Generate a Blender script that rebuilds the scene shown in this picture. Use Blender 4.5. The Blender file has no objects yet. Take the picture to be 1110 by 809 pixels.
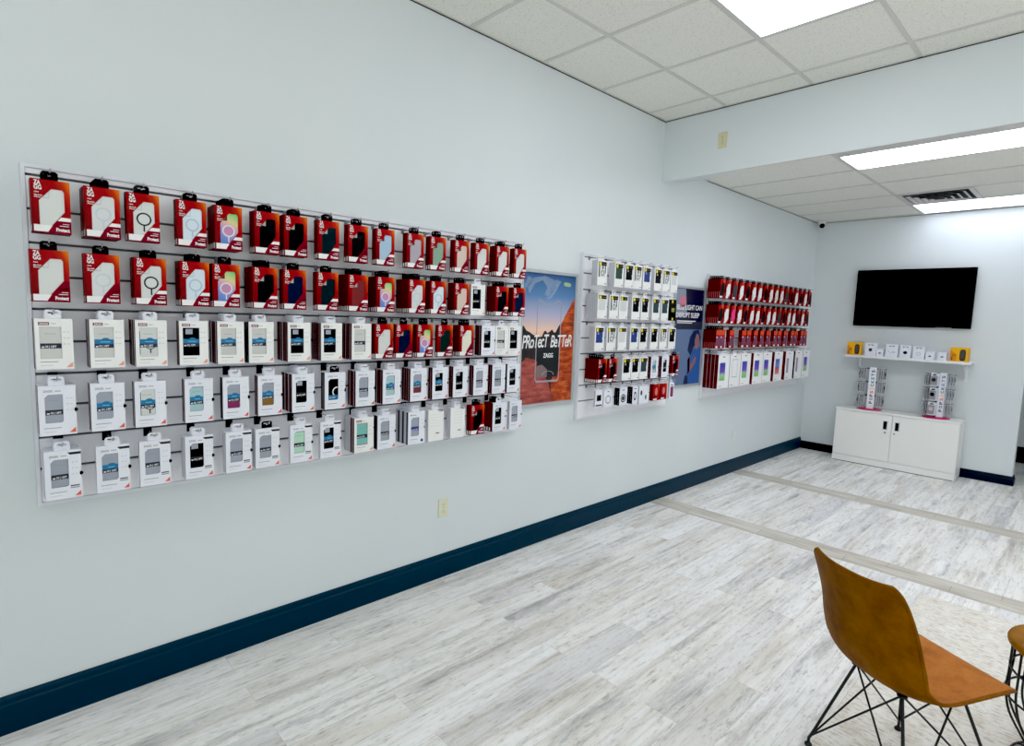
import bpy, bmesh, math, random
from mathutils import Vector, Matrix
from mathutils.geometry import tessellate_polygon
random.seed(7)
scene = bpy.context.scene
COL = scene.collection

# ------------------------------------------------------------------ materials
def lin(c):
    c = c / 255.0
    return c / 12.92 if c <= 0.04045 else ((c + 0.055) / 1.055) ** 2.4
def rgb(r, g, b): return (lin(r), lin(g), lin(b), 1.0)

_M = {}
def mat(name, col, rough=0.6, metal=0.0, emit=0.0, spec=0.5, alpha=1.0, coat=0.0):
    if name in _M: return _M[name]
    m = bpy.data.materials.new(name); m.use_nodes = True
    p = m.node_tree.nodes['Principled BSDF']
    p.inputs['Base Color'].default_value = rgb(*col)
    p.inputs['Roughness'].default_value = rough
    p.inputs['Metallic'].default_value = metal
    p.inputs['Specular IOR Level'].default_value = spec
    p.inputs['Alpha'].default_value = alpha
    p.inputs['Coat Weight'].default_value = coat
    if emit:
        p.inputs['Emission Color'].default_value = rgb(*col)
        p.inputs['Emission Strength'].default_value = emit
    _M[name] = m
    return m

class NT:
    def __init__(s, m):
        s.m = m; s.nt = m.node_tree; s.p = s.nt.nodes['Principled BSDF']
    def n(s, t, **kw):
        nd = s.nt.nodes.new(t)
        for k, v in kw.items(): setattr(nd, k, v)
        return nd
    def l(s, a, b): s.nt.links.new(a, b)
    def coord(s, which='Object'): return s.n('ShaderNodeTexCoord').outputs[which]
    def sep(s, v):
        nd = s.n('ShaderNodeSeparateXYZ'); s.l(v, nd.inputs[0]); return nd.outputs
    def comb(s, x, y, z=0.0):
        nd = s.n('ShaderNodeCombineXYZ')
        for i, v in enumerate((x, y, z)):
            if isinstance(v, (int, float)): nd.inputs[i].default_value = v
            else: s.l(v, nd.inputs[i])
        return nd.outputs[0]
    def math(s, op, a, b=None):
        nd = s.n('ShaderNodeMath', operation=op)
        for i, v in enumerate((a, b)):
            if v is None: continue
            if isinstance(v, (int, float)): nd.inputs[i].default_value = v
            else: s.l(v, nd.inputs[i])
        return nd.outputs[0]
    def noise(s, vec, scale, detail=4.0, rough=0.55):
        nd = s.n('ShaderNodeTexNoise'); s.l(vec, nd.inputs['Vector'])
        nd.inputs['Scale'].default_value = scale; nd.inputs['Detail'].default_value = detail
        nd.inputs['Roughness'].default_value = rough
        return nd.outputs['Fac']
    def ramp(s, fac, stops, interp='LINEAR'):
        nd = s.n('ShaderNodeValToRGB'); s.l(fac, nd.inputs[0]); cr = nd.color_ramp
        cr.interpolation = interp
        while len(cr.elements) < len(stops): cr.elements.new(0.5)
        for e, (p, c) in zip(cr.elements, stops): e.position = p; e.color = c if len(c) == 4 else rgb(*c)
        return nd.outputs[0]
    def mix(s, fac, a, b, blend='MIX'):
        nd = s.n('ShaderNodeMix', data_type='RGBA', blend_type=blend)
        for sock, v in ((nd.inputs[0], fac), (nd.inputs[6], a), (nd.inputs[7], b)):
            if isinstance(v, (int, float)): sock.default_value = v
            elif isinstance(v, tuple): sock.default_value = v if len(v) == 4 else rgb(*v)
            else: s.l(v, sock)
        return nd.outputs[2]
    def bump(s, h, strength=0.2, dist=0.01):
        nd = s.n('ShaderNodeBump'); nd.inputs['Strength'].default_value = strength
        nd.inputs['Distance'].default_value = dist; s.l(h, nd.inputs['Height'])
        s.l(nd.outputs[0], s.p.inputs['Normal'])
    def color(s, c): s.l(c, s.p.inputs['Base Color'])

def wall_mat():
    m = mat('wall_paint', (226, 231, 231), 0.62); t = NT(m)
    c = t.coord(); n = t.noise(c, 1.3, 3)
    t.color(t.ramp(n, [(0.3, (216, 223, 225)), (0.7, (220, 226, 227))]))
    t.bump(t.noise(c, 220, 2), 0.06, 0.002)
    return m
def ceiling_mat():
    m = mat('acoustic_tile', (206, 205, 198), 0.9); t = NT(m)
    c = t.coord(); n = t.noise(c, 95, 4, 0.7)
    base = t.ramp(n, [(0.30, (196, 195, 186)), (0.45, (232, 232, 225)), (0.8, (236, 236, 230))])
    t.color(base); t.bump(n, 0.35, 0.006)
    return m
def floor_mat():
    m = mat('whitewashed_plank', (200, 198, 195), 0.45, spec=0.35); t = NT(m)
    o = t.sep(t.coord())
    br = t.n('ShaderNodeTexBrick'); t.l(t.comb(o[1], o[0]), br.inputs['Vector'])
    br.offset = 0.37; br.offset_frequency = 2; br.squash = 1.0
    for k, x in (('Scale', 1.0), ('Mortar Size', 0.0008), ('Mortar Smooth', 0.4), ('Bias', 0.0), ('Brick Width', 1.22), ('Row Height', 0.150)):
        br.inputs[k].default_value = x
    br.inputs['Color1'].default_value = (0, 0, 0, 1); br.inputs['Color2'].default_value = (1, 1, 1, 1); br.inputs['Mortar'].default_value = (0.5, 0.5, 0.5, 1)
    tint = br.outputs['Color']
    # shift the grain per plank so that streaks do not run across joints
    sh = t.math('MULTIPLY', t.sep(tint)[0], 37.0)
    def grain(fx, fy, z, d, r):
        return t.noise(t.comb(t.math('MULTIPLY', o[0], fx), t.math('ADD', t.math('MULTIPLY', o[1], fy), sh), t.math('ADD', sh, z)), 1.0, d, r)
    long_ = grain(26.0, 1.6, 0.0, 8, 0.68)
    patch = grain(7.0, 1.1, 3.0, 4, 0.6)
    scr = grain(60.0, 11.0, 9.0, 5, 0.72)
    speck = grain(95.0, 30.0, 17.0, 4, 0.7)
    base = t.ramp(tint, [(0.0, (244, 243, 240)), (0.3, (248, 248, 247)), (0.6, (242, 240, 235)), (0.85, (236, 235, 234)), (1.0, (224, 224, 226))])
    # grey worn patches with scratchy edges
    pk = t.math('ADD', patch, t.math('MULTIPLY', t.math('SUBTRACT', scr, 0.5), 0.55))
    pm = t.sep(t.ramp(pk, [(0.57, (0, 0, 0)), (0.74, (255, 255, 255))]))[0]
    c = t.mix(t.math('MULTIPLY', pm, 0.75), base, (148, 147, 150))
    warm = t.sep(t.ramp(grain(10.0, 1.2, 31.0, 3, 0.5), [(0.52, (0, 0, 0)), (0.75, (255, 255, 255))]))[0]
    c = t.mix(t.math('MULTIPLY', warm, 0.55), c, (208, 198, 182))
    c = t.mix(0.55, c, t.ramp(long_, [(0.30, (150, 146, 140)), (0.42, (226, 224, 220)), (0.52, (255, 255, 255))]), 'MULTIPLY')
    c = t.mix(0.6, c, t.ramp(scr, [(0.30, (128, 124, 118)), (0.42, (240, 239, 236)), (0.5, (255, 255, 255))]), 'MULTIPLY')
    c = t.mix(0.3, c, t.ramp(speck, [(0.30, (150, 146, 140)), (0.42, (255, 255, 255))]), 'MULTIPLY')
    c = t.mix(t.math('MULTIPLY', br.outputs['Fac'], 0.55), c, (150, 145, 138))
    t.color(c)
    t.bump(scr, 0.06, 0.002)
    return m
def strip_mat():
    m = mat('beige_plank_strip', (190, 184, 172), 0.45); t = NT(m)
    o = t.sep(t.coord())
    br = t.n('ShaderNodeTexBrick'); t.l(t.comb(o[0], o[1]), br.inputs['Vector']); br.offset = 0.4
    for k, x in (('Scale', 1.0), ('Mortar Size', 0.0016), ('Brick Width', 0.6), ('Row Height', 0.108)):
        br.inputs[k].default_value = x
    br.inputs['Color1'].default_value = rgb(202, 195, 182); br.inputs['Color2'].default_value = rgb(220, 216, 206); br.inputs['Mortar'].default_value = rgb(150, 144, 134)
    g = t.noise(t.comb(t.math('MULTIPLY', o[0], 3.0), t.math('MULTIPLY', o[1], 40.0)), 1.0, 5)
    t.color(t.mix(0.5, br.outputs['Color'], t.ramp(g, [(0.35, (178, 170, 158)), (0.55, (255, 255, 255))]), 'MULTIPLY'))
    return m
def rug_mat():
    m = mat('distressed_rug', (205, 196, 182), 0.95, spec=0.1); t = NT(m)
    c = t.coord(); o = t.sep(c)
    a = t.noise(c, 9, 7, 0.75)
    b = t.noise(t.comb(t.math('MULTIPLY', o[0], 26.0), t.math('MULTIPLY', o[1], 90.0)), 1.0, 4, 0.7)
    col = t.ramp(a, [(0.3, (216, 207, 192)), (0.5, (236, 232, 223)), (0.7, (242, 240, 235))])
    t.color(t.mix(0.6, col, t.ramp(b, [(0.36, (176, 166, 152)), (0.5, (255, 255, 255))]), 'MULTIPLY'))
    t.bump(b, 0.5, 0.004)
    return m
def leather_mat(name, c0, c1, c2):
    m = mat(name, c1, 0.6, spec=0.18); t = NT(m)
    c = t.coord()
    n = t.noise(c, 14, 6, 0.65); f = t.noise(c, 240, 3)
    t.color(t.mix(0.25, t.ramp(n, [(0.3, c0), (0.5, c1), (0.72, c2)]), t.ramp(f, [(0.3, (150, 140, 120)), (0.6, (255, 255, 255))]), 'MULTIPLY'))
    t.bump(f, 0.25, 0.002)
    return m
def red_front_mat():
    m = mat('printed_red_front', (196, 12, 22), 0.45, spec=0.22); t = NT(m)
    o = t.sep(t.coord('Generated'))
    k = t.math('ADD', t.math('MULTIPLY', o[1], 0.85), t.math('MULTIPLY', o[2], 0.62))
    t.color(t.ramp(k, [(0.0, (98, 0, 8)), (0.55, (146, 0, 10)), (1.0, (160, 0, 10)), (1.22, (186, 44, 10)), (1.42, (230, 134, 24))]))
    # a ramp ends at one: scale the factor into it
    rp = [n for n in t.nt.nodes if n.type == 'VALTORGB'][0]
    for e in rp.color_ramp.elements: pass
    cr = rp.color_ramp
    pos = [0.0, 0.37, 0.74, 0.87, 1.0]
    for e, p_ in zip(cr.elements, pos): e.position = p_
    sc = t.math('MULTIPLY', k, 0.68)
    t.l(sc, rp.inputs[0])
    return m
def rainbow_mat():
    m = mat('rainbow_case', (170, 150, 200), 0.35); t = NT(m)
    o = t.sep(t.coord('Generated'))
    k = t.math('ADD', t.math('MULTIPLY', o[2], 0.8), t.math('MULTIPLY', o[1], 0.2))
    t.color(t.ramp(k, [(0.1, (92, 130, 200)), (0.35, (150, 150, 205)), (0.52, (206, 160, 190)), (0.7, (225, 205, 150)), (0.95, (110, 205, 120))]))
    return m
def sky_print_mat():
    m = mat('printed_sunset_sky', (120, 150, 190), 0.5); t = NT(m)
    o = t.sep(t.coord('Generated'))
    t.color(t.ramp(o[2], [(0.05, (242, 180, 140)), (0.25, (240, 200, 178)), (0.45, (178, 176, 200)), (0.72, (84, 130, 178)), (1.0, (36, 82, 136))]))
    return m
def rock_print_mat(name, c0, c1, c2, sy, sz):
    m = mat(name, c1, 0.5); t = NT(m)
    o = t.sep(t.coord())
    n = t.noise(t.comb(0.0, t.math('MULTIPLY', o[1], sy), t.math('MULTIPLY', o[2], sz)), 1.0, 6, 0.65)
    t.color(t.ramp(n, [(0.32, c0), (0.5, c1), (0.68, c2)]))
    return m

WALL = wall_mat(); CEIL = ceiling_mat(); FLOOR = floor_mat(); STRIP = strip_mat(); RUG = rug_mat()
BEAMP = WALL
BASEB = mat('navy_baseboard', (4, 46, 66), 0.42, spec=0.25)
BASEB2 = mat('dark_navy_baseboard', (8, 20, 38), 0.45, spec=0.25)
GRID = mat('ceiling_grid_metal', (206, 206, 200), 0.5)
GAP_SHADE = mat('ceiling_gap_shade', (40, 40, 38), 0.9)
SLAT = mat('slatwall_white', (240, 240, 244), 0.3)
GROOVE = mat('slat_groove', (92, 92, 98), 0.6)
FRAMEW = mat('slat_frame_white', (228, 230, 236), 0.35)
CHROME = mat('chrome_wire', (200, 200, 205), 0.22, 1.0)
HOOKPL = mat('hook_plate_dark', (26, 28, 34), 0.45, spec=0.3); HOOKGR = mat('hook_plate_grey', (120, 122, 126), 0.35, 0.6)
REDF = red_front_mat(); RAINBOW = rainbow_mat()
RED = mat('red_carton_side', (92, 0, 10), 0.5, spec=0.2)
DKRED = mat('dark_red_carton_side', (66, 2, 8), 0.5, spec=0.2)
NEARBLK = mat('near_black_side', (12, 5, 7), 0.5, spec=0.2)
NAVYS = mat('navy_side', (18, 22, 52), 0.5)
MAROON = mat('maroon_print', (126, 0, 32), 0.5, spec=0.2)
WHITEP = mat('white_print', (236, 236, 236), 0.5)
CREAM = mat('warm_white_carton', (239, 239, 237), 0.5)
COOLW = mat('cool_white_carton', (232, 234, 242), 0.5)
GREYW = mat('grey_white_side', (196, 198, 204), 0.55)
BLACK = mat('black_plastic', (3, 3, 4), 0.5, spec=0.2)
INKG = mat('grey_ink', (150, 152, 158), 0.6)
INKD = mat('dark_ink', (34, 36, 44), 0.6)
CHIP = mat('maroon_chip', (120, 26, 38), 0.5)
BLUEB = mat('blue_label', (24, 120, 170), 0.5)
NAVYB = mat('navy_label', (34, 44, 60), 0.5)
ORANGE = mat('orange_corner', (232, 96, 76), 0.5)
YELLOW = mat('yellow_print', (236, 216, 40), 0.5)
CASE = {
 'clear': mat('clear_case', (214, 216, 213), 0.3), 'clearring': mat('clear_case_ring', (214, 217, 217), 0.3),
 'blackring': mat('clear_case_black_ring', (212, 216, 214), 0.3), 'bluering': mat('bluish_clear_case', (212, 225, 234), 0.3),
 'rainbow': RAINBOW, 'black': mat('black_case', (3, 3, 6), 0.5, spec=0.2), 'navy': mat('navy_case', (4, 18, 52), 0.5, spec=0.2),
 'teal': mat('dark_teal_case', (2, 28, 36), 0.5, spec=0.2), 'lightblue': mat('light_blue_case', (166, 194, 214), 0.4),
 'lilac': mat('grey_lilac_case', (176, 168, 178), 0.4), 'sage': mat('sage_case', (136, 166, 146), 0.4),
 'blush': mat('blush_case', (212, 192, 180), 0.4), 'darkred': mat('dark_red_case', (120, 8, 14), 0.45),
 'cream': mat('cream_case', (226, 224, 206), 0.4), 'grey': mat('grey_clear_case', (160, 165, 178), 0.35),
 'greyw': mat('pale_clear_case', (206, 206, 202), 0.35), 'teallight': mat('aqua_case', (120, 190, 180), 0.4),
 'magenta': mat('magenta_case', (132, 30, 92), 0.4), 'amber': mat('amber_case', (132, 98, 36), 0.4),
 'mint': mat('mint_case', (180, 220, 196), 0.4), 'maroon': mat('maroon_case', (116, 34, 60), 0.4),
 'aqua': mat('pale_aqua_case', (166, 200, 204), 0.4), 'darkgreen': mat('dark_green_case', (4, 34, 30), 0.5, spec=0.2),
 'blue': mat('blue_case', (30, 56, 130), 0.4), 'green': mat('green_case', (36, 72, 56), 0.45), 'pink': mat('pink_case', (226, 60, 130), 0.4),
 'whitecase': mat('white_case', (232, 232, 232), 0.4), 'slate': mat('slate_case', (38, 62, 70), 0.45),
}
BACKING = mat('grey_backing', (168, 170, 166), 0.6)
RINGB = mat('black_ring', (14, 18, 20), 0.4); RINGW = mat('pale_ring', (196, 206, 214), 0.35); RINGL = mat('light_ring', (226, 220, 232), 0.35)

# ------------------------------------------------------------------ mesh building
class MB:
    def __init__(s): s.v = []; s.f = []; s.mi = []; s.mats = []; s.smooth = []
    def m(s, mt):
        if mt not in s.mats: s.mats.append(mt)
        return s.mats.index(mt)
    def add(s, vs, fs, mt, smooth=False):
        b = len(s.v); k = s.m(mt)
        s.v += [tuple(v) for v in vs]
        for f in fs: s.f.append([b + i for i in f]); s.mi.append(k); s.smooth.append(smooth)
    def box(s, a, b, mt, mats=None):
        x0, y0, z0 = a; x1, y1, z1 = b
        vs = [(x0,y0,z0),(x1,y0,z0),(x1,y1,z0),(x0,y1,z0),(x0,y0,z1),(x1,y0,z1),(x1,y1,z1),(x0,y1,z1)]
        fs = {'-z': (3,2,1,0), '+z': (4,5,6,7), '-y': (0,1,5,4), '+x': (1,2,6,5), '+y': (2,3,7,6), '-x': (3,0,4,7)}
        for k, f in fs.items(): 
            mm = (mats or {}).get(k, mt)
            if mm is not None: s.add([vs[i] for i in f], [(0,1,2,3)], mm)
        return s
    def bbox(s, a, b, mt, r=0.004, seg=2):
        """bevelled box"""
        bm = bmesh.new(); bmesh.ops.create_cube(bm, size=1.0)
        for v in bm.verts: v.co = Vector([(a[i]+b[i])/2 + v.co[i]*(b[i]-a[i]) for i in range(3)])
        bmesh.ops.bevel(bm, geom=bm.edges[:], offset=r, segments=seg, affect='EDGES', profile=0.5)
        bm.verts.index_update()
        s.add([v.co for v in bm.verts], [[v.index for v in f.verts] for f in bm.faces], mt); bm.free()
        return s
    def tube(s, pts, r, mt, n=8, close=False, rs=None):
        pts = [Vector(p) for p in pts]; N = len(pts); rings = []
        up = Vector((0.123, 0.317, 0.94)).normalized()
        for i, p in enumerate(pts):
            if close: t = pts[(i+1) % N] - pts[i-1]
            else: t = (pts[min(i+1, N-1)] - pts[max(i-1, 0)])
            t.normalize()
            a = t.cross(up)
            if a.length < 1e-4: a = t.cross(Vector((1, 0, 0)))
            a.normalize(); b = t.cross(a); rr = rs[i] if rs else r
            rings.append([p + (a*math.cos(2*math.pi*k/n) + b*math.sin(2*math.pi*k/n))*rr for k in range(n)])
        vs = [v for rg in rings for v in rg]; fs = []
        for i in range(N if close else N-1):
            j = (i+1) % N
            for k in range(n): fs.append((i*n+k, i*n+(k+1) % n, j*n+(k+1) % n, j*n+k))
        s.add(vs, fs, mt, True)
        if not close:
            s.add(rings[0], [tuple(range(n))[::-1]], mt); s.add(rings[-1], [tuple(range(n))], mt)
        return s
    def lathe(s, prof, c, mt, n=24, axis='z'):
        vs = []; fs = []
        for r, h in prof:
            for k in range(n):
                a = 2*math.pi*k/n; x, y, z = r*math.cos(a), r*math.sin(a), h
                if axis == 'x': x, y, z = h, r*math.cos(a), r*math.sin(a)
                if axis == 'y': x, y, z = r*math.cos(a), h, r*math.sin(a)
                vs.append((c[0]+x, c[1]+y, c[2]+z))
        for i in range(len(prof)-1):
            for k in range(n): fs.append((i*n+k, i*n+(k+1) % n, (i+1)*n+(k+1) % n, (i+1)*n+k))
        fs.append(tuple(range(n))[::-1]); fs.append(tuple((len(prof)-1)*n+k for k in range(n)))
        s.add(vs, fs, mt, True)
        return s
    def poly(s, pts, x, mt, t=0.0, holes=()):
        """flat polygon in the (y, z) plane facing +x at depth x; t > 0 gives it thickness behind"""
        loops = [list(pts)] + [list(h) for h in holes]
        flat = [p for l in loops for p in l]
        tris = tessellate_polygon([[Vector((p[0], p[1], 0)) for p in l] for l in loops])
        out = []
        for a, b, c in tris:
            A, B, C = flat[a], flat[b], flat[c]
            ar = (B[0]-A[0])*(C[1]-A[1]) - (B[1]-A[1])*(C[0]-A[0])
            out.append((a, b, c) if ar > 0 else (a, c, b))
        s.add([(x, p[0], p[1]) for p in flat], out, mt)
        if t:
            s.add([(x-t, p[0], p[1]) for p in flat], [f[::-1] for f in out], mt)
            for l in loops:
                n = len(l)
                s.add([(x, p[0], p[1]) for p in l] + [(x-t, p[0], p[1]) for p in l], [(i, i+n, (i+1) % n + n, (i+1) % n) for i in range(n)], mt)
        return s
    def rect(s, y0, z0, y1, z1, x, mt, t=0.0): return s.poly([(y0, z0), (y1, z0), (y1, z1), (y0, z1)], x, mt, t)
    def ring(s, cy, cz, r0, r1, x, mt, t=0.0, n=28, a0=0.0, a1=2*math.pi, sq=1.0):
        full = abs(a1-a0-2*math.pi) < 1e-6
        O = [(cy+r1*math.cos(a0+(a1-a0)*k/n), cz+sq*r1*math.sin(a0+(a1-a0)*k/n)) for k in range(n + (0 if full else 1))]
        I = [(cy+r0*math.cos(a0+(a1-a0)*k/n), cz+sq*r0*math.sin(a0+(a1-a0)*k/n)) for k in range(n + (0 if full else 1))]
        m = len(O)
        for i in range(n):
            j = (i+1) % m
            s.add([(x, *O[i]), (x, *O[j]), (x, *I[j]), (x, *I[i])], [(0, 1, 2, 3)], mt)
        return s
    def disc(s, cy, cz, r, x, mt, n=24, t=0.0):
        return s.poly([(cy+r*math.cos(2*math.pi*k/n), cz+r*math.sin(2*math.pi*k/n)) for k in range(n)], x, mt, t)
    def text(s, body, y, z, size, x, mt, width=None, bold=0.0, shear=0.0, align='LEFT', rot=0.0, space=1.0):
        vs, fs, w, h0, h1 = text_shape(body, bold, shear, space)
        k = size; ky = size
        if width: ky = width / w
        off = {'LEFT': 0.0, 'CENTER': -w*ky/2, 'RIGHT': -w*ky}[align]
        out = []
        for a, b in vs:
            p, q = a*ky + off, b*k
            if rot: p, q = p*math.cos(rot)-q*math.sin(rot), p*math.sin(rot)+q*math.cos(rot)
            out.append((x, y+p, z+q))
        s.add(out, fs, mt)
        return s
    def xf(s, M, start=0):
        for i in range(start, len(s.v)): s.v[i] = tuple(M @ Vector(s.v[i]))
        return s
    def mesh(s, name):
        me = bpy.data.meshes.new(name); me.from_pydata(s.v, [], s.f)
        for mt in s.mats: me.materials.append(mt)
        me.polygons.foreach_set('material_index', s.mi); me.polygons.foreach_set('use_smooth', s.smooth)
        me.update(); return me
    def build(s, name, parent=None, loc=None, rotz=0.0):
        return put(name, s.mesh(name), parent, loc, rotz)

_T = {}
def text_shape(body, bold=0.0, shear=0.0, space=1.0):
    key = (body, bold, shear, space)
    if key in _T: return _T[key]
    cu = bpy.data.curves.new('txt', 'FONT'); cu.body = body; cu.size = 1.0; cu.offset = bold; cu.shear = shear; cu.space_character = space
    cu.resolution_u = 3
    ob = bpy.data.objects.new('txt', cu); COL.objects.link(ob)
    me = ob.to_mesh()
    vs = [(v.co.x, v.co.y) for v in me.vertices]; fs = []
    for p in me.polygons:
        idx = list(p.vertices)
        A = sum(vs[idx[i]][0]*vs[idx[(i+1) % len(idx)]][1] - vs[idx[(i+1) % len(idx)]][0]*vs[idx[i]][1] for i in range(len(idx)))
        fs.append(idx if A > 0 else idx[::-1])
    ob.to_mesh_clear(); bpy.data.objects.remove(ob); bpy.data.curves.remove(cu)
    x0 = min(v[0] for v in vs); x1 = max(v[0] for v in vs)
    vs = [(a-x0, b) for a, b in vs]
    _T[key] = (vs, fs, x1-x0, min(v[1] for v in vs), max(v[1] for v in vs))
    return _T[key]

def put(name, me, parent=None, loc=None, rotz=0.0):
    o = bpy.data.objects.new(name, me); COL.objects.link(o)
    if parent is not None: o.parent = parent
    if loc is not None: o.location = loc
    if rotz: o.rotation_euler = (0, 0, rotz)
    return o
def tag(o, label, cat, group=None):
    o['label'] = label; o['category'] = cat
    if group: o['group'] = group
    return o
def thing(name, label, cat, loc=(0, 0, 0), rotz=0.0, group=None):
    o = put(name, None, None, loc, rotz); o.empty_display_size = 0.05
    return tag(o, label, cat, group)
def struct(o):
    o['kind'] = 'structure'; return o

# ------------------------------------------------------------------ camera
CAM = Vector((2.69406, 0.0, 1.62))
yaw, pitch, roll, FPX = -8.09821790e-01, -1.02434237e-01, 3.40898976e-02, 612.440476
fwd = Vector((math.sin(yaw)*math.cos(pitch), math.cos(yaw)*math.cos(pitch), math.sin(pitch)))
r_ = Vector((math.cos(yaw), -math.sin(yaw), 0)); u_ = r_.cross(fwd)
cr_, sr_ = math.cos(roll), math.sin(roll)
R_, U_ = r_*cr_ + u_*sr_, u_*cr_ - r_*sr_
cd = bpy.data.cameras.new('camera'); co = bpy.data.objects.new('camera', cd); COL.objects.link(co)
cd.sensor_width = 36.0; cd.lens = FPX / 1110 * 36.0; cd.clip_start = 0.05
co.matrix_world = Matrix(((R_.x, U_.x, -fwd.x, CAM.x), (R_.y, U_.y, -fwd.y, CAM.y), (R_.z, U_.z, -fwd.z, CAM.z), (0, 0, 0, 1)))
scene.camera = co
def ray(px, py):
    return R_*((px-555)/FPX) - U_*((py-404.5)/FPX) + fwd
def on_x(px, py, x):
    d = ray(px, py); return CAM + d*((x-CAM.x)/d.x)

# ------------------------------------------------------------------ room
XR, YB, YF, ZC, ZL = 6.4, -2.6, 7.88, 3.255, 2.918
YBEAM, ZBEAM = 4.22, 2.766
EDGE = 2.13
YH = 9.4
struct(MB().box((-0.05, YB-0.1, -0.06), (XR+0.1, YH+0.1, 0.0), FLOOR).build('floor'))
struct(MB().box((-0.12, YB-0.1, 0.0), (0.0, YH+0.1, ZC+0.1), WALL).build('wall_left'))
struct(MB().box((XR, YB-0.1, 0.0), (XR+0.12, YH+0.1, ZC+0.1), WALL).build('wall_right'))
struct(MB().box((0.0, YB-0.12, 0.0), (XR, YB, ZC+0.1), WALL).build('wall_rear'))
struct(MB().box((0.0, YF, 0.0), (EDGE, YF+0.14, ZL), WALL).build('wall_far'))
struct(MB().box((3.6, YF, 0.0), (XR, YF+0.14, ZL), WALL).build('wall_far_right'))
struct(MB().box((0.0, YH, 0.0), (XR, YH+0.12, ZL), WALL).build('wall_hall_end'))
struct(MB().box((EDGE, YF, 2.3), (3.6, YF+0.14, ZL), WALL).build('wall_hall_header'))
# beam: front face, underside that climbs away, and the small plaster fillet where it meets the left wall
mb = MB()
mb.add([(0, YBEAM, ZBEAM), (XR, YBEAM, ZBEAM), (XR, YBEAM, ZC+0.05), (0, YBEAM, ZC+0.05)], [(0, 1, 2, 3)], BEAMP)
mb.add([(0, YBEAM, ZBEAM), (XR, YBEAM, ZBEAM), (XR, YBEAM+0.5, ZL+0.004), (0, YBEAM+0.5, ZL+0.004)], [(3, 2, 1, 0)], BEAMP)
mb.add([(0, YBEAM, ZBEAM), (0.62, YBEAM, ZBEAM), (0, 4.95, ZL), (0.62, YBEAM+0.5, ZL)], [(0, 2, 1), (2, 3, 1)], BEAMP)
mb.add([(0, YBEAM+0.5, ZL), (XR, YBEAM+0.5, ZL), (XR, YBEAM+0.5, ZC+0.05), (0, YBEAM+0.5, ZC+0.05)], [(3, 2, 1, 0)], BEAMP)
struct(mb.build('wall_beam'))
# ceilings
struct(MB().box((-0.02, YB, ZC), (XR, YBEAM, ZC+0.06), CEIL).build('ceiling'))
struct(MB().box((-0.02, YBEAM+0.3, ZL), (XR, YH, ZL+0.06), CEIL).build('ceiling_low'))
def tbars(name, xs, ys, x0, x1, y0, y1, z):
    mb = MB(); w = 0.012; h = 0.006
    for x in xs:
        if x0 < x < x1: mb.box((x-w, y0, z-h), (x+w, y1, z+0.002), GRID)
    for y in ys:
        if y0 < y < y1: mb.box((x0, y-w, z-h*0.9), (x1, y+w, z+0.002), GRID)
    # wall angle at the left wall
    mb.box((x0, y0, z-h), (x0+0.014, y1, z+0.002), GRID)
    mb.box((x0, y1-0.014, z-h), (x1, y1, z+0.002), GRID)
    struct(mb.build(name))
MX = [0.525+0.61*k for k in range(11)]; MY = [2.14+0.61*k for k in range(-8, 4)]
tbars('trim_1', MX, MY, 0.0, XR, YB, YBEAM, ZC)
LX = [-0.11+1.22*k for k in range(1, 6)]; LY = [4.77+0.61*k for k in range(0, 6)]
tbars('trim_2', LX, LY, 0.0, XR, YBEAM+0.45, YF, ZL)
# dark strips painted as the shadow gaps where the tiles meet the walls
mb = MB()
mb.box((0.0, YB, ZC-0.011), (0.003, YBEAM, ZC-0.006), GAP_SHADE); mb.box((0, YBEAM-0.003, ZC-0.011), (XR, YBEAM, ZC-0.006), GAP_SHADE)
mb.box((0.0, 4.98, ZL-0.010), (0.003, YF, ZL-0.006), GAP_SHADE); mb.box((0, YF-0.003, ZL-0.010), (EDGE, YF, ZL-0.006), GAP_SHADE)
struct(mb.build('trim_3'))
# baseboards with a stepped cap
def baseboard(name, a, b, nrm, m, h=0.145):
    a, b, n = Vector(a), Vector(b), Vector(nrm)
    prof = [(0.0, 0.0), (0.016, 0.0), (0.016, h-0.035), (0.012, h-0.028), (0.011, h-0.012), (0.006, h), (0.0, h)]
    vs = [tuple(p + n*t + Vector((0, 0, z))) for p in (a, b) for t, z in prof]; k = len(prof)
    mb = MB(); mb.add(vs, [(i, i+1, i+1+k, i+k) for i in range(k-1)] + [tuple(range(k))[::-1], tuple(range(k, 2*k))], m)
    struct(mb.build(name))
baseboard('baseboard_left', (0, YB, 0), (0, YF, 0), (1, 0, 0), BASEB)
baseboard('baseboard_far', (0, YF, 0), (EDGE+0.016, YF, 0), (0, -1, 0), BASEB2, 0.10)
baseboard('baseboard_far_end', (EDGE, YF, 0), (EDGE, YF+0.14, 0), (1, 0, 0), BASEB2, 0.10)
baseboard('baseboard_hall', (EDGE-1.0, YH, 0), (XR, YH, 0), (0, -1, 0), BASEB2, 0.2)
baseboard('baseboard_right', (XR, YB, 0), (XR, YF, 0), (-1, 0, 0), BASEB)
# transverse plank strips let into the floor
struct(MB().box((0.016, 4.30, 0.0), (XR-0.016, 4.516, 0.0012), STRIP).build('trim_4'))
struct(MB().box((0.016, 5.88, 0.0), (XR-0.016, 6.10, 0.0012), STRIP).build('trim_5'))
# rug
tag(MB().bbox((2.05, 0.9, 0.0), (4.6, 4.14, 0.008), RUG, 0.003, 1).build('area_rug'), 'thin beige distressed rug lying on the plank floor under the tan chair', 'rug')

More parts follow.
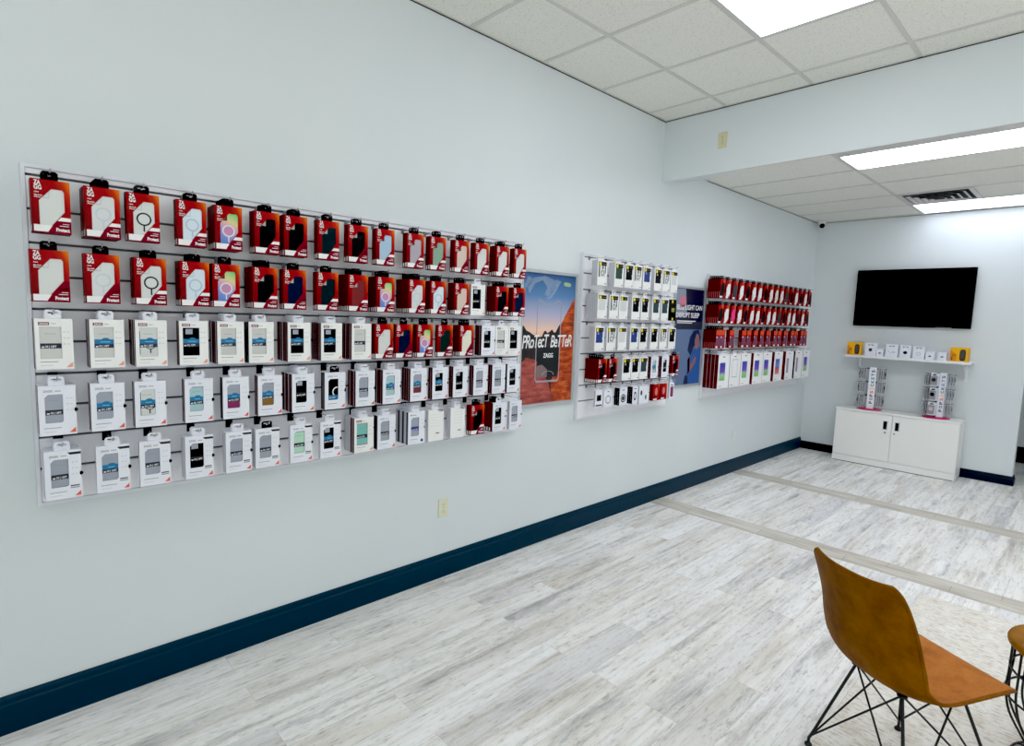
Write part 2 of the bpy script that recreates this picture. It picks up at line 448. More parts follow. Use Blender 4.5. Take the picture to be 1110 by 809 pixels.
# ------------------------------------------------------------------ ceiling lights
LENS = mat('light_lens', (240, 244, 255), 0.4, emit=6.4); LENSD = mat('dim_light_lens', (240, 244, 255), 0.4, emit=2.6); LENS2 = mat('far_light_lens', (236, 241, 255), 0.4, emit=3.7); LENS3 = mat('low_light_lens', (240, 244, 255), 0.4, emit=12.5)
FIXT = mat('fixture_frame', (206, 206, 204), 0.5)
def light(label, x0, x1, y0, y1, z, lens, e):
    t = thing('ceiling_light', label, 'ceiling light', ((x0+x1)/2, (y0+y1)/2, z), group='recessed ceiling lights')
    cx, cy = (x0+x1)/2, (y0+y1)/2
    mb = MB(); a0, b0, a1, b1 = lens
    for (p, q, r, s) in ((x0, y0, x1, b0), (x0, b1, x1, y1), (x0, b0, a0, b1), (a1, b0, x1, b1)):
        if r-p > 1e-4 and s-q > 1e-4: mb.box((p-cx, q-cy, -0.007), (r-cx, s-cy, -0.0005), FIXT)
    mb.build('frame', t)
    MB().box((a0-cx, b0-cy, -0.006), (a1-cx, b1-cy, -0.001), e).build('diffuser', t)
def lt(label, x0, x1, y0, y1, z, m=0.022, near=None, e=None):
    light(label, x0, x1, y0, y1, z, (x0+m, (near if near else y0+m), x1-m, y1-m), e or LENS)
lt('bright flat ceiling light panel in front of the beam', 1.137, 1.743, 2.142, 3.358, ZC)
lt('added unseen flat ceiling light panel behind the camera', 1.137, 1.743, -1.518, -0.302, ZC, e=LENSD)  # out-of-view panel added for illumination, kept dim
lt('added unseen flat ceiling light panel right of the camera', 3.577, 4.183, 2.142, 3.358, ZC)  # unseen panel added to light the room from the right
lt('added unseen flat ceiling light panel behind and right of the camera', 3.577, 4.183, -1.518, -0.302, ZC, e=LENSD)  # another out-of-view panel added for illumination
lt('long ceiling light in low ceiling just behind the beam', 1.112, 2.328, 4.772, 5.378, ZL, near=4.90, e=LENS3)
lt('long ceiling light in low ceiling beside the far wall', 1.112, 2.328, 7.212, 7.818, ZL, e=LENS2)
lt('added unseen long ceiling light in low ceiling near the right wall', 3.552, 4.768, 4.772, 5.378, ZL, e=LENS3)  # unseen fixture added to light the low-ceiling area
# air vent: four-way stepped diffuser
t = thing('ceiling_vent', 'square louvred metal air vent in low ceiling', 'air vent', (1.415, 6.905, ZL))
mb = MB()
for (p, q, r, s) in ((-.30, -.30, .30, -.26), (-.30, .26, .30, .30), (-.30, -.26, -.26, .26), (.26, -.26, .30, .26)): mb.box((p, q, -0.010), (r, s, -0.0005), FIXT)
mb.build('frame', t)
MB().box((-.26, -.26, -0.003), (.26, .26, -0.001), mat('vent_dark', (40, 40, 40), 0.8)).build('opening', t)
for k, a in enumerate((0.235, 0.18, 0.125, 0.07)):
    mb = MB(); z0, z1, w = -0.008-0.006*k, -0.020-0.006*k, 0.03
    A = [(-a, -a), (a, -a), (a, a), (-a, a)]; B = [(-a+w, -a+w), (a-w, -a+w), (a-w, a-w), (-a+w, a-w)]
    for i in range(4):
        j = (i+1) % 4
        mb.add([(*A[i], z1), (*A[j], z1), (*B[j], z0), (*B[i], z0)], [(0, 1, 2, 3)], FIXT)
    mb.build('louvre', t)

# ------------------------------------------------------------------ slatwall panels
PITCH = 0.1182
def slat_panel(label, y0, y1, z0, z1, g0):
    t = thing('slatwall_panel', label, 'slatwall', (0.0015, (y0+y1)/2, z0), group='white slatwall panels on the left wall')
    cy = (y0+y1)/2; L0, L1 = y0-cy, y1-cy; H = z1-z0
    mb = MB()
    mb.box((0.0, L0, 0.0), (0.010, L1, H), GROOVE)
    gs = []; z = g0
    while z > z0+0.03: gs.append(z-z0); z -= PITCH
    edges = [H] + [v for g in gs for v in (g+0.0042, g-0.0042)] + [0.0]
    for a, b in zip(edges[0::2], edges[1::2]):
        if a-b > 0.004: mb.bbox((0.008, L0, b), (0.020, L1, a), SLAT, 0.0025, 2)
    mb.build('slat_board', t)
    mb = MB()
    mb.box((0.0, L0-0.012, -0.012), (0.026, L0, H+0.012), FRAMEW); mb.box((0.0, L1, -0.012), (0.026, L1+0.012, H+0.012), FRAMEW)
    mb.box((0.0, L0, H), (0.026, L1, H+0.012), FRAMEW); mb.box((0.0, L0, -0.012), (0.026, L1, 0.0), FRAMEW)
    mb.build('edge_trim', t)
G0 = 2.056
slat_panel('long white slatwall nearest the camera, hung with phone case boxes', 0.150, 2.590, 0.865, 2.080, G0)
slat_panel('middle white slatwall between the two framed posters', 3.225, 4.455, 0.870, 2.075, 2.060)
slat_panel('far white slatwall of dense red boxes beside the far corner', 5.095, 7.535, 0.885, 2.062, 2.050)

def shared(cache={}):
    return cache
_MC = {}
def cached(key, fn):
    if key not in _MC: _MC[key] = fn()
    return _MC[key]

ORD = ['first', 'second', 'third', 'fourth', 'fifth', 'sixth', 'seventh', 'eighth', 'ninth', 'tenth', 'eleventh', 'twelfth', 'thirteenth', 'fourteenth', 'fifteenth', 'sixteenth', 'seventeenth', 'eighteenth']
XP = 0.022
def hook(panel, rowname, i, y, zg, L):
    dark = rowname in ('fourth', 'bottom') and panel == 'long'
    t = thing('peg_hook', 'metal hook of %s stack, %s row, %s slatwall' % (ORD[i], rowname, panel), 'hook', (0.0215, y, zg), group='metal hooks on the %s slatwall' % panel)
    put('mounting_bracket', cached(('hook_plate', dark), lambda: MB().bbox((0.0006, -0.015 if dark else -0.008, -0.034 if dark else -0.022), (0.004, 0.015 if dark else 0.008, 0.006), HOOKPL if dark else HOOKGR, 0.001, 1).mesh('mounting_bracket')), t)
    key = ('prong', round(L, 3))
    put('prong', cached(key, lambda: MB().tube([(0.003, 0, -0.009), (0.02, 0, -0.009), (L-0.012, 0, -0.009), (L-0.004, 0, -0.006), (L, 0, 0.004)], 0.0026, CHROME, 6).mesh('prong')), t)

# ---- hang tab with a slot, in local box coordinates (x outward, y right, z up from body bottom); body top at H
def tab_mesh(W, H, x, m, dark=False, w=0.046, h=0.031):
    mb = MB(); c = 0.006
    out = [(-w/2, H-0.004), (w/2, H-0.004), (w/2, H+h-c), (w/2-c, H+h), (-w/2+c, H+h), (-w/2, H+h-c)]
    z = H+h-0.011
    slot = [(-0.014, z-0.002), (-0.004, z-0.002), (-0.004, z-0.007), (0.004, z-0.007), (0.004, z-0.002), (0.014, z-0.002), (0.014, z+0.004), (-0.014, z+0.004)]
    mb.poly(out, x, m, 0.0008, [slot])
    return mb.mesh('hang_tab')

# ---- red case box
RW, RH, RT = 0.106, 0.178, 0.0195
def uvp(W, H): return lambda u, v: (-W/2+u*W, v*H)
def red_carton(strip=True):
    P = uvp(RW, RH); mb = MB(); T = RT
    mb.box((0, -RW/2, 0), (T, RW/2, RH), RED, {'+x': None, '-y': RED, '+y': RED})
    win = [P(*q) for q in ((.20, .145), (.20, .60), (.52, .835), (.80, .835), (.845, .795), (.845, .42), (.50, .145))]
    mb.poly([P(0, 0), P(1, 0), P(1, 1), P(0, 1)], T, REDF, 0.0, [win])
    n = len(win)
    mb.add([(T, *p) for p in win] + [(T-0.003, *p) for p in win], [(i, (i+1) % n, (i+1) % n+n, i+n) for i in range(n)], DKRED)
    e = T+0.0003
    mb.poly([P(.045, .02), P(.40, .02), P(.515, .145), P(.045, .145)], e, WHITEP)
    mb.poly([P(.41, 0), P(1, 0), P(1, .235 if strip else .30), P(.635, .235)], e, MAROON)
    if strip: mb.poly([P(.645, .245), P(1, .245), P(1, .315), P(.745, .315)], e, WHITEP)
    else: mb.poly([P(.635, .235), P(1, .235), P(1, .43), P(.86, .41)], e, MAROON)
    # the white strip carries round onto the left side
    mb.add([(T*0.25, -RW/2-0.0003, 0.004), (T*0.95, -RW/2-0.0003, 0.004), (T*0.95, -RW/2-0.0003, 0.026), (T*0.25, -RW/2-0.0003, 0.026)], [(0, 1, 2, 3)], WHITEP)
    return mb.mesh('carton')
def red_letters():
    P = uvp(RW, RH); mb = MB(); e = RT+0.0006
    mb.text('ZA', *P(.085, .895), 0.0205, e, WHITEP, width=0.0185, bold=0.035); mb.text('GG', *P(.085, .805), 0.0205, e, WHITEP, width=0.0205, bold=0.035)
    mb.text('case', *P(.09, .745), 0.0070, e, WHITEP, bold=0.02)
    mb.text('MagSafe', *P(.09, .685), 0.0066, e, WHITEP, bold=0.02); mb.text('iPhone', *P(.09, .648), 0.0066, e, WHITEP, bold=0.02)
    mb.text('Protect', *P(.955, .045), 0.0165, e, WHITEP, width=0.037, bold=0.045, align='RIGHT')
    mb.rect(*P(.70, .145), *P(.94, .157), e, WHITEP); mb.rect(*P(.78, .185), *P(.95, .195), e, WHITEP)
    return mb.mesh('printed_lettering')
def red_case(var):
    P = uvp(RW, RH); mb = MB(); x = RT-0.0018
    win = [P(*q) for q in ((.20, .145), (.20, .60), (.52, .835), (.80, .835), (.845, .795), (.845, .42), (.50, .145))]
    m = CASE[var]
    mb.poly(win, x, m, 0.001)
    if var in ('black', 'navy', 'teal', 'darkred', 'lightblue', 'rainbow', 'lilac', 'sage', 'blush', 'darkgreen'):
        cut = [P(.30, .665), P(.455, .665), P(.455, .79)]
        mb.poly(cut, x+0.0004, BACKING if var in ('black', 'navy', 'teal', 'darkred') else mat('dark_cutout', (90, 30, 32), 0.6))
    elif var in ('clear', 'clearring', 'blackring', 'bluering', 'cream'):
        mb.poly([P(.455, .665), P(.465, .665), P(.465, .795), P(.455, .79)], x+0.0004, BACKING)
        mb.poly([P(.30, .66), P(.46, .66), P(.46, .67), P(.31, .67)], x+0.0004, BACKING)
    return mb.mesh('phone_case')
def red_ring(var):
    P = uvp(RW, RH); mb = MB(); x = RT-0.0012
    m = {'blackring': RINGB, 'clearring': RINGW, 'bluering': mat('blue_ring', (176, 196, 212), 0.3), 'rainbow': RINGL}[var]
    c = P(.52, .475) if var != 'rainbow' else P(.50, .44)
    r = 0.0240; w = 0.0050
    mb.ring(c[0], c[1], r-w, r+0.0005, x, m)
    mb.rect(c[0]-0.0025, c[1]-r-0.022, c[0]+0.0025, c[1]-r, x, m)
    if var == 'rainbow': mb.disc(c[0], c[1], r-w, x-0.0002, mat('rainbow_disc', (196, 140, 176), 0.35))
    return mb.mesh('magnetic_ring')
def red_stack_carton():
    mb = MB(); mb.box((0, -RW/2, 0), (RT, RW/2, RH), RED, {'+x': REDF})
    mb.add([(RT*0.3, -RW/2-0.0003, 0.004), (RT*0.9, -RW/2-0.0003, 0.004), (RT*0.9, -RW/2-0.0003, 0.024), (RT*0.3, -RW/2-0.0003, 0.024)], [(0, 1, 2, 3)], WHITEP)
    return mb.mesh('carton')
VARNAME = {'clear': 'clear', 'clearring': 'clear ringed', 'blackring': 'black-ringed clear', 'bluering': 'bluish clear', 'rainbow': 'rainbow', 'black': 'black', 'navy': 'navy',
 'teal': 'dark teal', 'lightblue': 'light blue', 'lilac': 'lilac grey', 'sage': 'sage green', 'blush': 'blush', 'darkred': 'dark red', 'cream': 'cream', 'darkgreen': 'dark green',
 'grey': 'grey clear', 'greyw': 'pale clear', 'teallight': 'aqua', 'magenta': 'magenta', 'amber': 'amber', 'mint': 'mint', 'maroon': 'maroon', 'aqua': 'pale aqua',
 'blue': 'blue', 'green': 'green', 'pink': 'pink', 'whitecase': 'white', 'slate': 'slate', 'plain': 'plain'}
def red_box(label, var, front, loc, group, rotz=0.0, strip=True, small=False):
    t = thing('phone_case_box', label, 'phone case box', loc, rotz, group)
    if not front:
        put('carton', cached('red_back', red_stack_carton), t); put('hang_tab', cached('tab_black', lambda: tab_mesh(RW, RH, RT*0.55, BLACK)), t)
        return t
    put('carton', cached(('redc', strip), lambda: red_carton(strip)), t)
    put('hang_tab', cached('tab_black', lambda: tab_mesh(RW, RH, RT*0.55, BLACK)), t)
    pc = put('phone_case', cached(('redcase', var), lambda: red_case(var)), t)
    if var in ('blackring', 'clearring', 'bluering', 'rainbow'): put('magnetic_ring', cached(('redring', var), lambda: red_ring(var)), pc)
    put('printed_lettering', cached('red_letters', red_letters), t)
    return t

# ---- white case box; style 'a' = square window + maroon chip, 'b' = notch, grey logo; 'c' = ribbon, 'd' = plain back, 'e' = blue disc
WW, WH, WT = 0.105, 0.178, 0.0205
SPINE = {'a': DKRED, 'b': DKRED, 'c': GREYW, 'd': GREYW, 'e': NAVYS}
def white_carton(style, spine):
    P = uvp(WW, WH); mb = MB(); T = WT; base = CREAM if style in ('a', 'd') else COOLW
    mb.box((0, -WW/2, 0), (T, WW/2, WH), base, {'+x': None, '-y': spine, '-z': base})
    if spine not in (GREYW, COOLW):   # white lip along the spine edges
        mb.add([(T*0.8, -WW/2-0.0003, 0), (T, -WW/2-0.0003, 0), (T, -WW/2-0.0003, WH), (T*0.8, -WW/2-0.0003, WH)], [(0, 1, 2, 3)], base)
    e = T+0.0003
    if style == 'd':
        mb.poly([P(0, 0), P(1, 0), P(1, .93), P(.72, .93), P(.60, 1), P(0, 1)], T, base)
        mb.rect(*P(.50, .235), *P(.72, .262), e, INKD)
        for k in range(5): mb.rect(*P(.15, .84-.09*k), *P(.82, .848-.09*k), e, mat('faint_ink', (206, 206, 206), 0.6))
        return mb.mesh('carton')
    if style == 'a': mb.rect(*P(.10, .872), *P(.38, .935), e, CHIP)
    if style == 'a': win = [P(.12, .215), P(.69, .215), P(.69, .845), P(.12, .845)]
    else: win = [P(.165, .255), P(.60, .255), P(.645, .285), P(.645, .825), P(.26, .825), P(.165, .765)]
    notch = style in ('b', 'c', 'e')
    out = [P(0, 0), P(1, 0)] + ([P(1-.055*math.sin(math.pi*k/8), .50-.055*math.cos(math.pi*k/8)) for k in range(9)] if notch else []) + [P(1, 1), P(0, 1)]
    mb.poly(out, T, base, 0.0, [win])
    n = len(win)
    mb.add([(T, *p) for p in win] + [(T-0.004, *p) for p in win], [(i, (i+1) % n, (i+1) % n+n, i+n) for i in range(n)], mat('window_edge_shade', (70, 74, 84), 0.6))  # recess walls coloured dark to paint in the shade round the window
    if notch: mb.disc(*P(.985, .50), 0.0068, T-0.0006, NEARBLK if style != 'e' else INKG)
    if style == 'e': mb.disc(*P(.84, .10), 0.0085, e, mat('blue_badge', (26, 40, 96), 0.5))
    else: mb.poly([P(.79, .04), P(.965, .04), P(.965, .14)], e, ORANGE if style != 'a' else mat('peach_corner', (238, 160, 138), 0.5))
    if style == 'c':
        mb.poly([P(.62, .955), P(1, .955), P(1, .905), P(.70, .905)], e, INKD)
        mb.rect(*P(.68, .245), *P(.93, .268), e, INKD); mb.rect(*P(.68, .205), *P(.93, .228), e, INKG)
    if style == 'a': mb.rect(*P(.42, .90), *P(.56, .91), e, INKG)
    elif style == 'e': mb.disc(*P(.17, .90), 0.004, e, INKD); mb.rect(*P(.25, .89), *P(.48, .91), e, INKG)
    else: mb.rect(*P(.44, .885), *P(.60, .90), e, INKG)
    faint = mat('faint_ink', (206, 206, 206), 0.6)
    for k in range(3):
        mb.rect(*P(.745, .73-.12*k), *P(.785, .755-.12*k), e, faint); mb.rect(*P(.83, .735-.12*k), *P(.91, .75-.12*k), e, faint)
    mb.rect(*P(.12, .145), *P(.58, .158), e, INKG); mb.rect(*P(.12, .075), *P(.44, .086), e, faint)
    return mb.mesh('carton')
def white_letters(style, chip=True):
    P = uvp(WW, WH); mb = MB(); e = WT+0.0006
    if style == 'a':
        mb.text('ZAGG', *P(.125, .886), 0.0095, e, WHITEP, width=0.0235, bold=0.03)
    else:
        mb.text('ZAGG', *P(.13, .875), 0.0105, e, INKG, width=0.026, bold=0.03)
    return mb.mesh('printed_lettering')
def white_case(style, var):
    P = uvp(WW, WH); mb = MB(); x = WT-0.003
    if style == 'a': win = [P(.12, .215), P(.69, .215), P(.69, .845), P(.12, .845)]
    else: win = [P(.165, .255), P(.60, .255), P(.645, .285), P(.645, .825), P(.26, .825), P(.165, .765)]
    base, band = (var.split('/') + ['dark'])[:2]
    m = CASE[{'clear': 'greyw' if style == 'a' else 'grey'}.get(base, base)]
    if base in ('magenta', 'amber', 'maroon', 'mint', 'teallight', 'aqua') :
        mb.poly(win, x, CASE['grey'], 0.001); lo = [p for p in win if p[1] < 0.09]
        y0, y1 = min(p[0] for p in win), max(p[0] for p in win)
        mb.rect(y0+0.001, .26*WH, y1-0.001, (.58 if base in ('magenta', 'amber', 'maroon') else .8)*WH, x+0.0003, m)
    else: mb.poly(win, x, m, 0.001)
    if base == 'black' and band != 'ring':
        mb.rect(*P(.22, .70), *P(.46, .815), x+0.0004, CASE['grey'])
    elif base != 'black': mb.rect(*P(.24, .70), *P(.55, .708), x+0.0004, INKG)
    if base == 'blackring':
        c = P(.47, .48); mb.ring(c[0], c[1], 0.0165, 0.0195, x+0.0005, RINGB, a0=0, a1=2*math.pi)
        mb.rect(c[0]-0.002, c[1]-0.034, c[0]+0.002, c[1]-0.017, x+0.0005, RINGB)
        mb.rect(*P(.13 if style == 'a' else .175, .26), *P(.15 if style == 'a' else .195, .76), x+0.0004, RINGB)
    if band == 'ring':
        c = P(.60, .47); mb.ring(c[0], c[1], 0.019, 0.0245, x+0.0005, WHITEP, a0=math.radians(85), a1=math.radians(240))
    return mb.mesh('phone_case')
def white_band(style, var):
    P = uvp(WW, WH); mb = MB(); x = WT-0.0022
    base, band = (var.split('/') + ['dark'])[:2]
    u0, u1 = (.125, .685) if style == 'a' else (.17, .64)
    if band == 'blue':
        mb.rect(*P(u0, .495), *P(u1, .59), x, BLUEB); mb.rect(*P(u0, .415), *P(u1, .495), x, NAVYB)
        mb.ring(*P((u0+u1)/2+.05, .585), 0.0, 0.012, x, BLUEB, a0=0, a1=math.pi, n=12, sq=0.55)
        mb.rect(*P(u0+.17, .53), *P(u1-.1, .545), x+0.0002, mat('pale_blue_ink', (130, 190, 220), 0.5))
    elif band == 'ring':
        mb.rect(*P(u0, .27), *P(u1, .385), x, BLUEB)
    elif band == 'blueonly': mb.rect(*P(u0, .42), *P(u1, .54), x, mat('deep_blue_label', (30, 56, 140), 0.5))
    else: mb.rect(*P(u0, .415), *P(u1, .515), x, NAVYB if base != 'black' else mat('soft_black_label', (30, 30, 34), 0.5))
    if band != 'ring': mb.text('10 | 13FT', *P(u0+.14, .432), 0.0100, x+0.0003, WHITEP, width=0.030, bold=0.03); mb.rect(*P(u0+.04, .43), *P(u0+.11, .455), x+0.0003, WHITEP)
    else: mb.text('10 | 13FT', *P(u0+.05, .30), 0.0078, x+0.0003, WHITEP, width=0.030, bold=0.03)
    return mb.mesh('label_band')
def white_back(spine):
    mb = MB(); mb.box((0, -WW/2, 0), (WT, WW/2, WH), COOLW, {'-y': spine})
    if spine is not GREYW: mb.add([(WT*0.88, -WW/2-0.0003, 0), (WT, -WW/2-0.0003, 0), (WT, -WW/2-0.0003, WH), (WT*0.88, -WW/2-0.0003, WH)], [(0, 1, 2, 3)], mat('spine_lip', (120, 104, 106), 0.5))
    return mb.mesh('carton')
SPN = {'r': DKRED, 'k': NEARBLK, 'g': GREYW, 'n': NAVYS}
def white_box(label, style, var, spine, front, loc, group, rotz=0.0, blacktab=False):
    t = thing('windowed_case_box', label, 'phone case box', loc, rotz, group)
    tk = 'tab_white' if not blacktab else 'tab_blackw'
    if not front:
        put('carton', cached(('wback', spine), lambda: white_back(SPN[spine])), t)
        put('hang_tab', cached('tab_white', lambda: tab_mesh(WW, WH, WT*0.55, COOLW)), t); return t
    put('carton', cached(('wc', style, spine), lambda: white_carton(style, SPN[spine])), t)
    put('hang_tab', cached(tk, lambda: tab_mesh(WW, WH, WT*0.55, BLACK if blacktab else COOLW)), t)
    if style != 'd':
        pc = put('phone_case', cached(('wcase', style, var), lambda: white_case(style, var)), t)
        put('label_band', cached(('wband', style, var), lambda: white_band(style, var)), pc)
        if style != 'e': put('printed_lettering', cached(('wlet', style), lambda: white_letters(style)), t)
    return t

# ---- long slatwall contents: (front left px, front top px, left-most px of its stack, what is in front)
# the pixel pair is only how each stack was measured; everything is built at its own place on the wall
D0 = 0.150
P1 = {
1: [(32.2,30.6,'clear'),(90.4,86,'clearring'),(136.4,133.9,'blackring'),(190.9,187.4,'bluering'),(232.4,225,'rainbow'),(275.5,270.7,'black'),(307.7,302.7,'black'),(344.3,340.6,'teal'),(377.3,373.3,'black'),(407.7,403.7,'lightblue'),(441.3,436.9,'lilac'),(466.4,461.8,'sage'),(492.8,488.4,'blush'),(515.1,510.8,'clear'),(538.2,531.2,'clear'),(557.6,552.8,'clear')],
2: [(31.4,30.4,'clear'),(90.4,88.4,'clearring'),(144.8,140.3,'blackring'),(194.8,189.7,'bluering'),(229.9,226.4,'rainbow'),(273.5,264.8,'black'),(306.7,302.4,'navy'),(343.3,340.1,'teal'),(377.5,368,'darkred'),(408.2,399.3,'rainbow'),(443,430,'clearring'),(466.8,460.5,'bluering'),(492.8,485.5,'blush'),(511,510,'Wa:black:g'),(537.4,528.8,'black'),(556.2,551.4,'navy')],
3: [(36.4,34.4,'Wa:clear:r'),(96.3,92.8,'Wa:clear/blue:r'),(146,138.8,'Wa:blackring/blue:r'),(193.8,190.9,'Wa:black/blue:r'),(235.4,226.4,'Wa:clear/blue:r'),(269.6,264,'Wa:clear/blue:k'),(312,299.3,'Wa:black/blue:r'),(348.2,337.3,'Wa:black/blue:r'),(381.6,371.5,'Wa:clear:r'),(406.5,403.2,'clear'),(428.8,426.6,'navy'),(451.9,447.9,'rainbow'),(474.2,471,'darkgreen'),(498.2,491.4,'cream'),(522.6,514.5,'Wb:black:r'),(537.6,536.4,'Wa:clear:k'),(550.2,550,'Wa:black:g')],
4: [(40.2,38.5,'Wb:clear:r'),(97.2,94.9,'Wb:clear/blue:r'),(145.3,143.3,'Wb:blackring/blue:k'),(199.8,196.3,'Wb:aqua/blue:r'),(241.3,237.3,'Wb:magenta/blue:k'),(279.5,276.5,'Wb:amber/blue:r'),(316.6,304.2,'Wb:black:r'),(352.2,347.7,'Wb:black/ring:k'),(385.9,377,'Wb:clear:r'),(415.4,406.9,'Wb:aqua/blue:r'),(445.4,435.3,'Wb:maroon/blue:r'),(469.3,464,'Wb:black/blue:r'),(491.8,486.5,'Wb:black:r'),(514,508,'Wb:clear:r'),(534.3,529.5,'Wb:clear:r'),(550.5,548.5,'Wb:black:k')],
5: [(46.7,44.5,'Wc:clear:g'),(103.3,102.5,'Wc:clear/blue:g'),(150.7,149.3,'Wc:clear:g'),(200.3,195.9,'Wc:black:g'),(244.4,240.5,'Wc:clear:g'),(276.8,272.9,'Wc:clear:g'),(314.5,312,'Wc:mint:g'),(347.2,345,'Wc:black/blue:g'),(384.3,372.9,'Wa:teallight:r'),(409.6,405,'Wb:clear:k'),(442.8,429.4,'We:clear/blueonly:n'),(464.5,461.5,'Wd:plain:g'),(488.7,483.3,'Wd:plain:g'),(510.5,506.6,'black'),(534.8,526,'Wb:black:r'),(552.7,550.7,'Wb:clear:g')]}
ROWN = {1: 'top', 2: 'second', 3: 'third', 4: 'fourth', 5: 'bottom'}
ROWY = {1: (196, 0.135), 2: (271, 0.083), 3: (346, 0.02), 4: (417, -0.04), 5: (489, -0.10)}
def stack_extent(xb, y_px, y0, d):
    dd = d
    while on_x(xb, y_px, dd).y < y0 and dd > d-0.2: dd -= 0.0005
    return d-dd
def fill_row(panel, row, items, zg, pitch_w=0.1075):
    ylast = -9
    for i, (xl, xb, var) in enumerate(items):
        ypx = ROWY[row][0] + (xl-32)*ROWY[row][1]
        y0 = max(on_x(xl, ypx, D0).y, ylast+pitch_w); ylast = y0
        ext = stack_extent(xb, ypx, on_x(xl, ypx, D0).y, D0)
        W = var.startswith('W'); T = WT if W else RT
        n = max(1, min(6, round(ext/(T+0.0006))))
        hook(panel, ROWN[row], i, y0+0.0525, zg, 0.155)
        ztop = zg-0.031
        for k in range(n):
            x = D0 - (k+1)*(T+0.0006) + T*0
            loc = (x, y0+0.053+(0.0 if k == 0 else random.uniform(-.0012, .0012)), ztop-(RH if not W else WH)+(0 if k == 0 else random.uniform(-.001, .001)))
            g = '%s phone case boxes on the %s slatwall' % ('white' if W else 'red', panel)
            if W:
                st, v, sp = var[1:].split(':')
                base = v.split('/')[0]; nm = VARNAME[base]
                desc = 'white box, %s%s' % (nm + ' case', {'blue': ', blue label', 'ring': ', white arc'}.get((v.split('/')+[''])[1], ''))
                if k == 0:
                    lab = desc + ', front of %s stack, %s row, %s slatwall' % (ORD[i], ROWN[row], panel) if n > 1 else desc + ', hung alone, %s in %s row, %s slatwall' % (ORD[i], ROWN[row], panel)
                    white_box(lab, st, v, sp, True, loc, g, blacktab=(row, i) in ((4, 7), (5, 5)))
                elif row == 5 and i == 14: red_box('red box %s from front, %s stack, %s row, %s slatwall' % (ORD[k], ORD[i], ROWN[row], panel), 'black', False, loc, 'red phone case boxes on the %s slatwall' % panel)
                else: white_box('white box %s from front, %s stack, %s row, %s slatwall' % (ORD[k], ORD[i], ROWN[row], panel), st, v, ('g' if k % 2 else 'n') if sp == 'n' else ('g' if (row, i) == (5, 8) and k > 1 else sp), False, loc, g)
            else:
                if k == 0:
                    lab = 'red box, %s case, %s, %s row, %s slatwall' % (VARNAME[var], ('front of %s stack' % ORD[i]) if n > 1 else 'hung alone %s' % ORD[i], ROWN[row], panel)
                    red_box(lab, var, True, loc, g, strip=not ((row, i) in ((1, 6), (1, 8), (2, 0), (2, 1), (2, 6), (1, 12), (3, 10), (3, 13))))
                else: red_box('red box %s from front, %s stack, %s row, %s slatwall' % (ORD[k], ORD[i], ROWN[row], panel), var, False, loc, g)
for r in P1: fill_row('long', r, P1[r], G0-2*PITCH*(r-1))

# ------------------------------------------------------------------ middle slatwall contents
YW, YH_, YT = 0.110, 0.176, 0.017
def yel_carton():
    P = uvp(YW, YH_); mb = MB(); T = YT
    mb.box((0, -YW/2, 0), (T, YW/2, YH_), CREAM, {'-y': GREYW})
    e = T+0.0003
    mb.poly([P(.10, .80), P(.92, .80), P(.92, .95), P(.10, .95)], e, BLACK)
    mb.rect(*P(.80, .06), *P(.92, .10), e, INKD)
    return mb.mesh('carton')
def yel_logo():
    P = uvp(YW, YH_); mb = MB(); e = YT+0.0008
    mb.disc(*P(.27, .865), 0.0135, e, YELLOW, 20)
    mb.rect(*P(.52, .858), *P(.88, .885), e, mat('olive_ink', (120, 112, 40), 0.5))
    return mb.mesh('brand_mark')
def yel_case(var):
    P = uvp(YW, YH_); mb = MB(); e = YT+0.0005
    out = [P(.12, .34), P(.80, .34), P(.84, .40), P(.80, .52), P(.84, .62), P(.84, .80), P(.12, .80)]
    mb.poly(out, e, CASE[var] if var not in ('blackring', 'clear') else CASE['blackring'])
    if var == 'blackring':
        mb.rect(*P(.12, .34), *P(.22, .80), e+0.0002, BLACK); mb.rect(*P(.76, .50), *P(.84, .80), e+0.0002, BLACK)
        c = P(.52, .50); mb.ring(c[0], c[1], 0.014, 0.019, e+0.0003, RINGB, n=18)
        mb.rect(*P(.48, .66), *P(.60, .80), e+0.0002, RINGB)
    if var in ('black', 'blue'): mb.rect(*P(.28, .68), *P(.42, .76), e+0.0002, BACKING)
    return mb.mesh('phone_case')
def yel_box(label, var, front, loc):
    t = thing('slim_case_box', label, 'phone case box', loc, 0.0, 'white boxes with yellow discs on the middle slatwall')
    if front == 'dark':
        mb = MB(); P = uvp(YW, YH_); mb.box((0, -YW/2, 0), (YT, YW/2, YH_), BLACK); e = YT+0.0003
        mb.disc(*P(.45, .90), 0.013, e, YELLOW); mb.rect(*P(.35, .42), *P(.75, .60), e, mat('olive_print', (150, 150, 50), 0.5)); mb.disc(*P(.55, .08), 0.012, e, YELLOW)
        mb.build('carton', t); put('hang_tab', cached('tab_y', lambda: tab_mesh(YW, YH_, YT*0.55, CREAM)), t); return t
    put('carton', cached('yc' if front else 'ycb', yel_carton if front else (lambda: MB().box((0, -YW/2, 0), (YT, YW/2, YH_), CREAM, {'-y': GREYW}).mesh('carton'))), t)
    put('hang_tab', cached('tab_y', lambda: tab_mesh(YW, YH_, YT*0.55, CREAM)), t)
    if front:
        put('phone_case', cached(('ycase', var), lambda: yel_case(var)), t)
        put('brand_mark', cached('ylogo', yel_logo), t)
    return t
